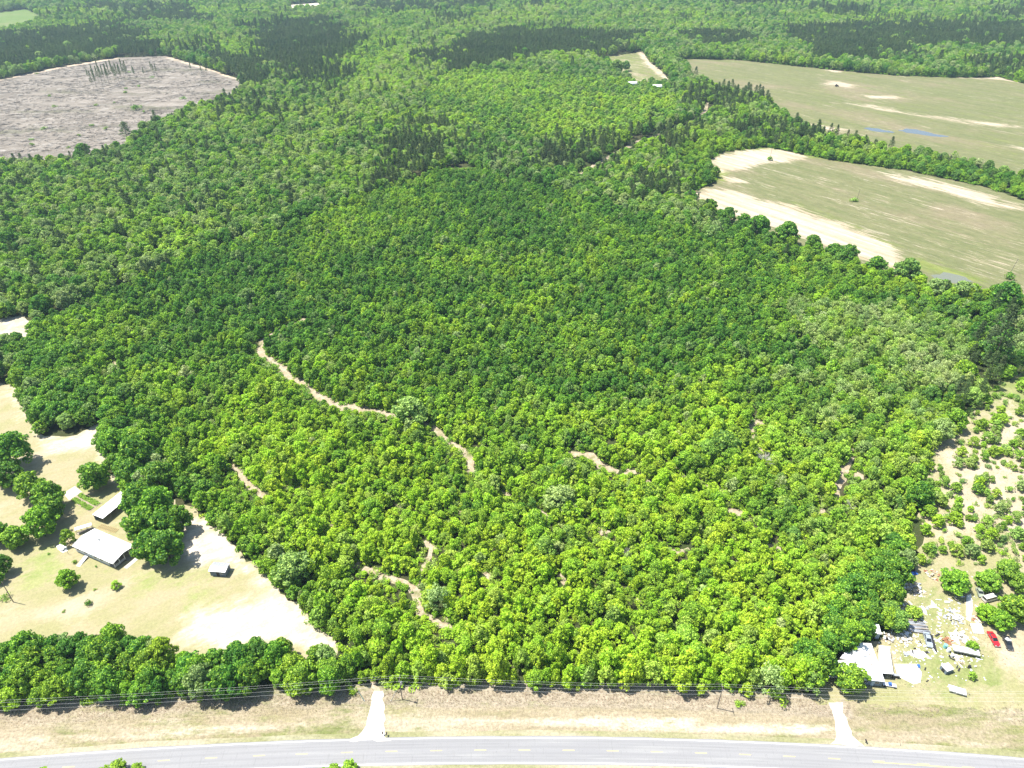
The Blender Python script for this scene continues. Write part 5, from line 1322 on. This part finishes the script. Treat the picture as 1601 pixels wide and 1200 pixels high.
canopy('awning', 'white awning half shaded by trees at the wooded side of the trailer house', [(1293, 1058), (1334, 1062), (1336, 1030), (1302, 1033)], 2.5, M['white metal'])
canopy('lean_to', 'small blue shaded sheet roof between the trailer house and the wood', [(1313, 1029), (1337, 1031), (1337, 1008), (1326, 1012)], 2.3, M['white metal'])
for px, py, lab in ((1377.5, 1055, 'dark grey flat bin at the front of the lean-to'), (1399, 1059, 'dark grey flat bin between the lean-to and the white tarpaulin')):
    x, y = G(px, py); t = thing('storage_bin', lab, 'bin', (x, y, 0), -.1); MB().box(-1.0, 1.0, -.35, .35, 0, 1.3).build('body', M['dark'], t); MB().box(-1.04, 1.04, -.4, .4, 1.3, 1.4).build('lid', M['galv'], t)
shed('garden_shed', 'pale blue shed with shaded white roof tucked under the lot edge trees', 'shed', [(1353, 989), (1374, 991), (1373, 966), (1354, 964)], 2.5, .5, M['pale wall'], M['white metal'], .2)
crumpled('tarpaulin', 'large white tarpaulin spread beside the lean-to with a blue scrap on it', 'tarpaulin', [(1398, 1038), (1432, 1038), (1441, 1051), (1439, 1067), (1428, 1069.5), (1404, 1057)], M['tarp'], .05, .5, 14)
crumpled('tarpaulin', 'smaller white sheet on the grass behind the large white tarpaulin', 'tarpaulin', [(1417, 1021), (1426, 1016), (1443, 1018), (1452, 1026), (1437, 1030)], M['tarp'], .05, .4, 10)
crumpled('tarpaulin_scrap', 'blue scrap of tarpaulin on the edge of the large white one', 'tarpaulin', [(1432, 1040), (1437, 1040), (1438, 1045), (1434, 1044)], M['blue'], .62, .2, 5)
crumpled('tarpaulin_scrap', 'blue scrap of tarpaulin at the wood edge above the junk scatter', 'tarpaulin', [(1422, 894), (1432, 893), (1436, 898), (1426, 899)], M['blue'], .1, .8, 6)
crumpled('tarpaulin', 'narrow white sheet strip running down beside the dense round tree', 'tarpaulin', [(1511, 931), (1518, 928), (1521, 950), (1517, 972), (1510, 968)], M['tarp'], .08, .6, 12)
crumpled('tarpaulin', 'small white sheet by the bush at the top of the junk lot', 'tarpaulin', [(1440, 946), (1447, 951), (1450, 962), (1443, 958)], M['tarp'], .05, .4, 6)
crumpled('tarpaulin', 'small triangular white sheet on the grass of the junk lot', 'tarpaulin', [(1456, 938), (1461, 943), (1467, 951), (1455, 949)], M['tarp'], .05, .3, 6)
# silvered board stack
p0, p1, p2 = Vector(G(1420, 988)), Vector(G(1455, 991)), Vector(G(1418, 970)); u = p1 - p0; v = p2 - p0; L = u.length; W = abs(v.dot(Vector((-u.y, u.x)).normalized()))
t = thing('board_stack', 'broad stack of silvered grey boards behind the silver car', 'stack', (p0.x, p0.y, 0), math.atan2(u.y, u.x))
for i in range(22):
    l = L * r9.uniform(.75, 1.0); yy = W * (i % 13 + .5) / 13; o = link('board', MB().box(0, l, -.16, .16, 0, .06).mesh('board', M['grey timber'] if i % 4 else M['timber']), t, (r9.uniform(0, L - l), yy, .35 + .07 * (i // 13) + r9.uniform(0, .06))); o.rotation_euler = (r9.normal(0, .04), r9.normal(0, .02), r9.normal(0, .05))
for xx in (.15, .5, .85): MB().box(L * xx - .08, L * xx + .08, 0, W, 0, .33).build('bearer', M['dark'], t)

def car(pr, pf, label, paint, kind='car', width=1.75, wheels=True, cat=None):
    a, b = Vector(G(*pr)), Vector(G(*pf)); d = b - a; c = (a + b) / 2; L = max(3.6, min(5.6, d.length)) ; hl = L / 2; hw = width / 2
    t = thing({'car': 'parked_car', 'pickup': 'pickup_truck', 'van': 'old_van'}[kind], label, cat or {'car': 'car', 'pickup': 'pickup', 'van': 'van'}[kind], (c.x, c.y, 0), math.atan2(d.y, d.x))
    if kind == 'car': prof = [(-hl, .35), (hl, .35), (hl + .02, .62), (hl * .92, .82), (hl * .38, .95), (-hl * .62, .98), (-hl * .97, .9), (-hl, .6)]; cab = [(-hl * .72, hl * .42), (-hl * .42, hl * .08)]
    elif kind == 'pickup': prof = [(-hl, .45), (hl, .45), (hl + .02, .8), (hl * .92, 1.0), (hl * .42, 1.08), (-hl, 1.08)]; cab = [(-hl * .12, hl * .45), (-hl * .05, hl * .2)]
    else: prof = [(-hl, .4), (hl, .4), (hl, .9), (hl * .8, 1.1), (-hl, 1.1)]; cab = [(-hl * .98, hl * .75), (-hl * .95, hl * .45)]
    B = MB(); B.prism(prof, -hw, hw, 'y'); body = B.build('body', paint, t)
    z0 = {'car': .95, 'pickup': 1.07, 'van': 1.09}[kind]; z1 = z0 + {'car': .5, 'pickup': .62, 'van': .85}[kind]
    (x0, x1), (u0, u1) = cab; iw = hw * .93; tw = hw * .76
    R = MB(); R.add([(x0, -iw, z0), (x1, -iw, z0), (x1, iw, z0), (x0, iw, z0), (u0, -tw, z1), (u1, -tw, z1), (u1, tw, z1), (u0, tw, z1)], [(3, 2, 1, 0), (0, 1, 5, 4), (1, 2, 6, 5), (2, 3, 7, 6), (3, 0, 4, 7)]); R.build('windows', M['glass'], t)
    MB().box(u0 - .03, u1 + .03, -tw - .02, tw + .02, z1 + .005, z1 + .06).build('roof', paint, t)
    for sx in (x0 + .02, (u0 + u1) / 2, x1 - .02):
        for sy in (-1, 1):
            top = (min(max(sx, u0), u1), sy * (tw + .01), z1); MB().tube((sx, sy * (iw + .01), z0), top, .045, .04, 5).build('pillar', paint, t)
    if kind == 'pickup':
        bed = MB().box(-hl + .12, x0 - .12, -hw + .1, hw - .1, 1.085, 1.12).build('truck_bed', M['dark'], t)
        for sy in (-1, 1): MB().box(-hl + .02, x0 - .02, sy * hw - .05, sy * hw + .05, 1.08, 1.38).build('bed_side', paint, t)
        MB().box(-hl - .01, -hl + .07, -hw + .06, hw - .06, 1.08, 1.38).build('tailgate', paint, t)
    for sx in (-hl * .62, hl * .64):
        for sy in (-1, 1):
            w_ = MB().tube((sx, sy * (hw - .2), .33), (sx, sy * (hw + .02), .33), .33, .33, 14).build('wheel', M['dark'], t); MB().tube((sx, sy * (hw + .02), .33), (sx, sy * (hw + .04), .33), .19, .17, 10).build('rim', M['galv'], w_)
    for sy in (-1, 1): MB().box(hl * .96, hl + .04, sy * hw * .7 - .16, sy * hw * .7 + .16, .62, .76).build('headlight', M['white wall'], t); MB().box(-hl - .03, -hl + .02, sy * hw * .75 - .12, sy * hw * .75 + .12, .66, .82).build('tail_light', M['red paint'], t)
    MB().box(hl, hl + .09, -hw * .95, hw * .95, .38, .55).build('bumper', M['galv'], t)
    return t
car((1446, 989), (1453.5, 1014), 'silver blue car parked below the stack of silvered boards', M['silver paint'])
car((1546, 989), (1559, 1012), 'bright red car parked beside the dark pickup truck', M['red paint'])
car((1570, 997.5), (1579, 1017.5), 'dark pickup truck with pale load parked next to the red car', M['black paint'], 'pickup')
car((1528.5, 921), (1534, 935), 'faded green wrecked car by the trees at the top of the junk lot', M['olive paint'])
car((1536, 940), (1558, 934), 'chalky white wrecked van between the trees at the top of the junk lot', M['cream paint'], 'van', 2.0)
a, b = G(1573, 1009), G(1576, 1015); x, y = G(1572.5, 1003)
tag(MB().box(-.7, .7, -.6, .6, 0, .12).build('white_panel', M['white wall'], None, (x, y - .3, 1.41), -1.1), 'white panel laid across the bed of the dark pickup truck', 'panel')
a, b = Vector(G(1456, 993)), Vector(G(1463, 1019)); d = b - a
tag(MB().box(0, d.length, -.35, .35, 0, .25).build('dark_beam', M['dark'], None, (a.x, a.y, .03), math.atan2(d.y, d.x)), 'long dark strip on the ground alongside the silver car', 'beam')  # low flat dark strip running along one side of the car

def trailer(pr, pf, W, label, deck_m, z=.75, side=.3, name='trailer'):
    a, b = Vector(G(*pr)), Vector(G(*pf)); d = b - a; L = d.length; c = (a + b) / 2; hl = L / 2
    t = thing(name, label, 'trailer', (c.x, c.y, 0), math.atan2(d.y, d.x))
    MB().box(-hl, hl, -W / 2, W / 2, z, z + .12).build('deck', deck_m, t)
    for sy in (-1, 1): MB().box(-hl, hl, sy * W / 2 - .05, sy * W / 2 + .05, z - .3, z + side).build('side_rail', M['cream paint'] if side > .5 else M['galv'], t)
    MB().box(-hl * .9, hl * .9, -.5, .5, z - .3, z).build('chassis', M['dark'], t)
    for sx in (-hl * .35, -hl * .15):
        for sy in (-1, 1):
            w_ = MB().tube((sx, sy * (W / 2 - .28), .35), (sx, sy * (W / 2 - .02), .35), .35, .35, 12).build('wheel', M['dark'], t); MB().tube((sx, sy * (W / 2 - .02), .35), (sx, sy * (W / 2 + .0), .35), .18, .18, 8).build('rim', M['galv'], w_)
    MB().tube((hl, 0, z - .15), (hl + 1.2, 0, z - .25), .06, .06, 6).build('drawbar', M['dark'], t); MB().tube((hl + 1.0, 0, 0), (hl + 1.0, 0, z - .2), .05, .05, 6).build('jockey_leg', M['dark'], t)
    return t
trailer((1487, 1016), (1529, 1025), 2.2, 'long low white topped trailer with dark sides across the junk lot', M['cream paint'], 1.35, .16)
trailer((1482, 1077), (1509, 1085), 2.1, 'short trailer with clean white deck alone on the grass nearest the road', M['white wall'], .8, .14)
t, hx, hy = shed('camper_shell', 'pale topped grey box body with dark open end in the lot grass', 'camper shell', [(1472, 1041), (1482, 1051), (1491, 1045), (1481, 1034)], 1.6, 0, M['grey wall'], M['cream paint'], .06, True)
# cart with blue tank
x, y = G(1390, 1072); t = thing('garden_cart', 'small white cart with a blue tank in front of the lean-to', 'cart', (x, y, 0), -.2)
MB().box(-1.9, 1.9, -.55, .55, .5, .62).build('deck', M['white wall'], t); MB().box(-.4, .5, -.45, .45, .62, 1.35, None, .08).build('tank', M['blue'], t); MB().box(.9, 1.7, -.4, .4, .62, .9).build('crate', M['cream paint'], t)
for sx in (-1.4, 1.4):
    for sy in (-1, 1): w_ = MB().tube((sx, sy * .5, .33), (sx, sy * .72, .33), .33, .33, 12).build('wheel', M['dark'], t)
def drum(px, py, label, mat, h=.9, r=.3):
    x, y = G(px, py); t = thing('plastic_drum', label, 'drum', (x, y, 0))
    MB().tube((0, 0, 0), (0, 0, h), r, r * .96, 14).build('body', mat, t); MB().tube((0, 0, h), (0, 0, h + .05), r * 1.03, r * 1.03, 14).build('lid', mat, t); MB().tube((0, 0, h * .5 - .03), (0, 0, h * .5 + .03), r * 1.05, r * 1.05, 14).build('hoop', mat, t)
drum(1477, 1012, 'teal plastic drum at the end of the long white trailer', M['teal'], 1.3, .55); drum(1482, 1018, 'white drum below the teal one at the trailer end', M['white wall'], 1.2, .5); drum(1488, 1026, 'second white drum in the grass below the long trailer', M['white wall'], 1.0, .45); drum(1515, 1043, 'small black drum above the spindly sapling', M['dark'], .8, .4)
drum(1386, 1000, 'dark drum at the corner of the pale blue shed yard', M['dark'], .8, .35)
c, rz, hx, hy = rect_from([(1520, 984), (1536, 986), (1533, 976), (1523, 977)], 1.0)
t = thing('lean_shelter', 'low white sheet shelter with dark opening above the red car', 'shelter', (c.x, c.y, 0), rz); MB().prism([(-1.6, .15), (1.3, 1.25), (1.3, 1.32), (-1.6, .22)][::-1], -1.7, 1.7, 'x').build('roof', M['tarp'], t)
for sx in (-1.6, 1.6): MB().box(sx - .05, sx + .05, 1.2, 1.3, 0, 1.25).build('post', M['timber'], t)
# rusty heap and rubble
def heap(px, py, n, rad, label, mats, name='scrap_heap', cat='heap'):
    x, y = G(px, py); t = thing(name, label, cat, (x, y, 0))
    for i in range(n):
        a = r9.uniform(0, 6.28); d = rad * r9.random() ** .7; z = max(0, (1 - d / rad)) * .5; w, l, h = r9.uniform(.2, .8), r9.uniform(.3, 1.5), r9.uniform(.05, .3)
        o = MB().box(-l / 2, l / 2, -w / 2, w / 2, 0, h).build('scrap', mats[i % len(mats)], t, (math.cos(a) * d, math.sin(a) * d, z)); o.rotation_euler = (r9.normal(0, .25), r9.normal(0, .25), r9.uniform(0, 3.1))
heap(1480, 1001, 26, 1.7, 'rusty orange scrap heap at the end of the long white trailer', [M['rust'], M['rust'], M['tan']])
heap(1526, 968, 16, 1.2, 'rusty red scrap heap above the low white sheet shelter', [M['rust'], M['tan'], M['tarp']])
heap(1414, 1001, 34, 2.4, 'pale heap of broken boards between the shed and the silver car', [M['tarp'], M['tan'], M['concrete']])
heap(1386, 997, 24, 2.2, 'yellowish litter heap beside the pale blue shed', [M['tan'], M['tarp'], M['timber']])
heap(1497, 995, 44, 3.0, 'large white rubble heap above the long white trailer', [M['tarp'], M['tarp'], M['concrete']])
heap(1491, 965, 40, 3.0, 'white rubble heap halfway between the dense round tree and the trailer', [M['tarp'], M['concrete'], M['grey timber']])
heap(1432, 921, 40, 3.2, 'pale junk heap at the wood edge below the blue scrap', [M['tarp'], M['concrete'], M['tan'], M['grey timber']])
heap(1417, 917, 24, 2.4, 'pale junk heap right under the wood edge trees', [M['tarp'], M['tan'], M['concrete']])
heap(1458, 899, 26, 2.6, 'pinkish rubble spread beside the dense round tree', [M['tan'], M['concrete'], M['rust']])
heap(1344, 1000, 18, 2.2, 'dark reddish junk heap in the shade behind the trailer house', [M['rust'], M['dark'], M['timber']])
heap(1500, 1032, 14, 1.6, 'thin pale scatter of boards below the long trailer', [M['tarp'], M['tan']])
mats = [M['tarp'], M['tarp'], M['concrete'], M['tan'], M['grey timber'], M['white wall'], M['dark']]
AREAS = [((1395, 940, 1455, 1030), 50, 'loose board of junk strewn between the wood edge and the silver car', 'junk strewn by the wood edge'), ((1465, 930, 1540, 1000), 56, 'loose white piece of junk strewn between the dense round tree and the red car', 'junk strewn below the dense round tree'),
         ((1400, 1000, 1475, 1065), 28, 'loose piece of junk strewn around the white tarpaulins', 'junk strewn around the tarpaulins'), ((1480, 1020, 1535, 1050), 18, 'loose piece of junk in the grass below the long trailer', 'junk strewn below the long trailer')]
for (x0, y0, x1, y1), n, lab, grp in AREAS:
    for i in range(n):
        px, py = r9.uniform(x0, x1), r9.uniform(y0, y1); x, y = G(px, py)
        if not inside(SCRUB, np.array([x]), np.array([y]))[0]: continue
        l, w, h = r9.uniform(.4, 1.9), r9.uniform(.25, .8), r9.uniform(.04, .3); m = mats[r9.integers(0, len(mats))]
        o = MB().box(-l / 2, l / 2, -w / 2, w / 2, 0, h, None, .02).build('scrap_board', m, None, (x, y, .05)); o.rotation_euler = (r9.normal(0, .08), r9.normal(0, .08), r9.uniform(0, 3.1)); tag(o, lab, 'scrap', grp)
b = MB()
for i in range(420):
    px, py = r9.choice([r9.normal(1425, 22), r9.normal(1500, 24), r9.normal(1410, 16)]), r9.normal(985, 38); x, y = G(px, py)
    if py > 1075 or not inside(SCRUB, np.array([x]), np.array([y]))[0]: continue
    l = r9.uniform(.12, .45); Mx = Matrix.Translation((x, y, .03)) @ Matrix.Rotation(r9.uniform(0, 3), 4, 'Z'); b.box(-l / 2, l / 2, -l / 3, l / 3, 0, .1, Mx)
tag(b.build('litter', M['tarp']), 'fine pale litter scattered over the cluttered lot', kind='stuff')

# ------------------------------------------------------------------ far away
def far_house(px, py, L, W, h, label, wm=None, rm=None, rz=.2):
    x, y = G(px, py); t = thing('farm_building', label, 'building', (x, y, 0), rz)
    w = MB().box(-L / 2 + .3, L / 2 - .3, -W / 2 + .3, W / 2 - .3, 0, h); w.prism([(-W / 2 + .3, h), (W / 2 - .3, h), (0, h + W * .2)], -L / 2 + .3, L / 2 - .3); w.build('wall', wm or M['white wall'], t)
    gable_roof(MB(), L / 2, W / 2, h - .03, W * .22).build('roof', rm or M['galv'], t)
    for xx in (-L * .3, L * .05, L * .3): window(t, xx, -W / 2 + .3, h * .55, 1.4, 1.3, 'y-')
    MB().box(-L * .12, -L * .12 + 1.1, -W / 2 + .22, -W / 2 + .3, 0, 2.2).build('door', M['dark'], t)
far_house(208, 45, 26, 12, 5, 'far white building among the trees beyond the clear-cut')
far_house(472, 3, 60, 22, 7, 'far long pale building in the bare yard at the top of the photo')
far_house(540, 2, 34, 16, 7, 'far white building beside the dark pine row at the top of the photo')
far_house(393, 4, 30, 16, 6, 'far white building showing above the trees at the upper edge, before the bare yard', rz=-.1)
far_house(988, 138, 12, 8, 7, 'white roof showing among trees below the little field', rm=M['white metal'])
far_house(1026, 143, 12, 8, 7, 'white roofed farm house among trees next to the hedge end', rm=M['white metal'])
tag(sheet('bare_yard', GP([(448, 8), (500, 4), (506, 19), (455, 21)]), .05, 20, sand_mat, {}, .1), kind='structure')
x, y = G(1308, 135); t = thing('farm_tractor', 'dark farm tractor standing on the bare patch of the upper field', 'tractor', (x, y, 0), .3)
MB().box(-.4, 2.2, -.5, .5, .9, 1.9).build('bonnet', M['black paint'], t); MB().box(-1.6, -.2, -.8, .8, 1.2, 3.0, None, .12).build('cab', M['glass'], t); MB().box(-1.6, -.1, -.85, .85, 3.0, 3.12).build('roof', M['black paint'], t)
for sx, r_ in ((-1.0, .95), (1.7, .6)):
    for sy in (-1, 1): w_ = MB().tube((sx, sy * .85, r_), (sx, sy * 1.35, r_), r_, r_, 14).build('wheel', M['dark'], t); MB().tube((sx, sy * 1.35, r_), (sx, sy * 1.38, r_), r_ * .5, r_ * .5, 10).build('rim', M['rust'], w_)
MB().tube((1.2, 0, 1.9), (1.2, 0, 2.8), .06, .06, 6).build('exhaust', M['dark'], t)

# ------------------------------------------------------------------ thin summer haze in the air
def haze():
    n = NT('haze')
    v = n.n('ShaderNodeVolumePrincipled'); v.inputs['Density'].default_value = 0.00008; v.inputs['Color'].default_value = (0.62, 0.84, 1.0, 1)
    v.inputs['Anisotropy'].default_value = 0.2
    n.t.links.new(v.outputs[0], n.out.inputs['Volume']); return n.m
b = MB(); b.box(-17000, 17000, -17000, 17000, -1.0, 205)
tag(b.build('haze', haze()), kind='stuff')
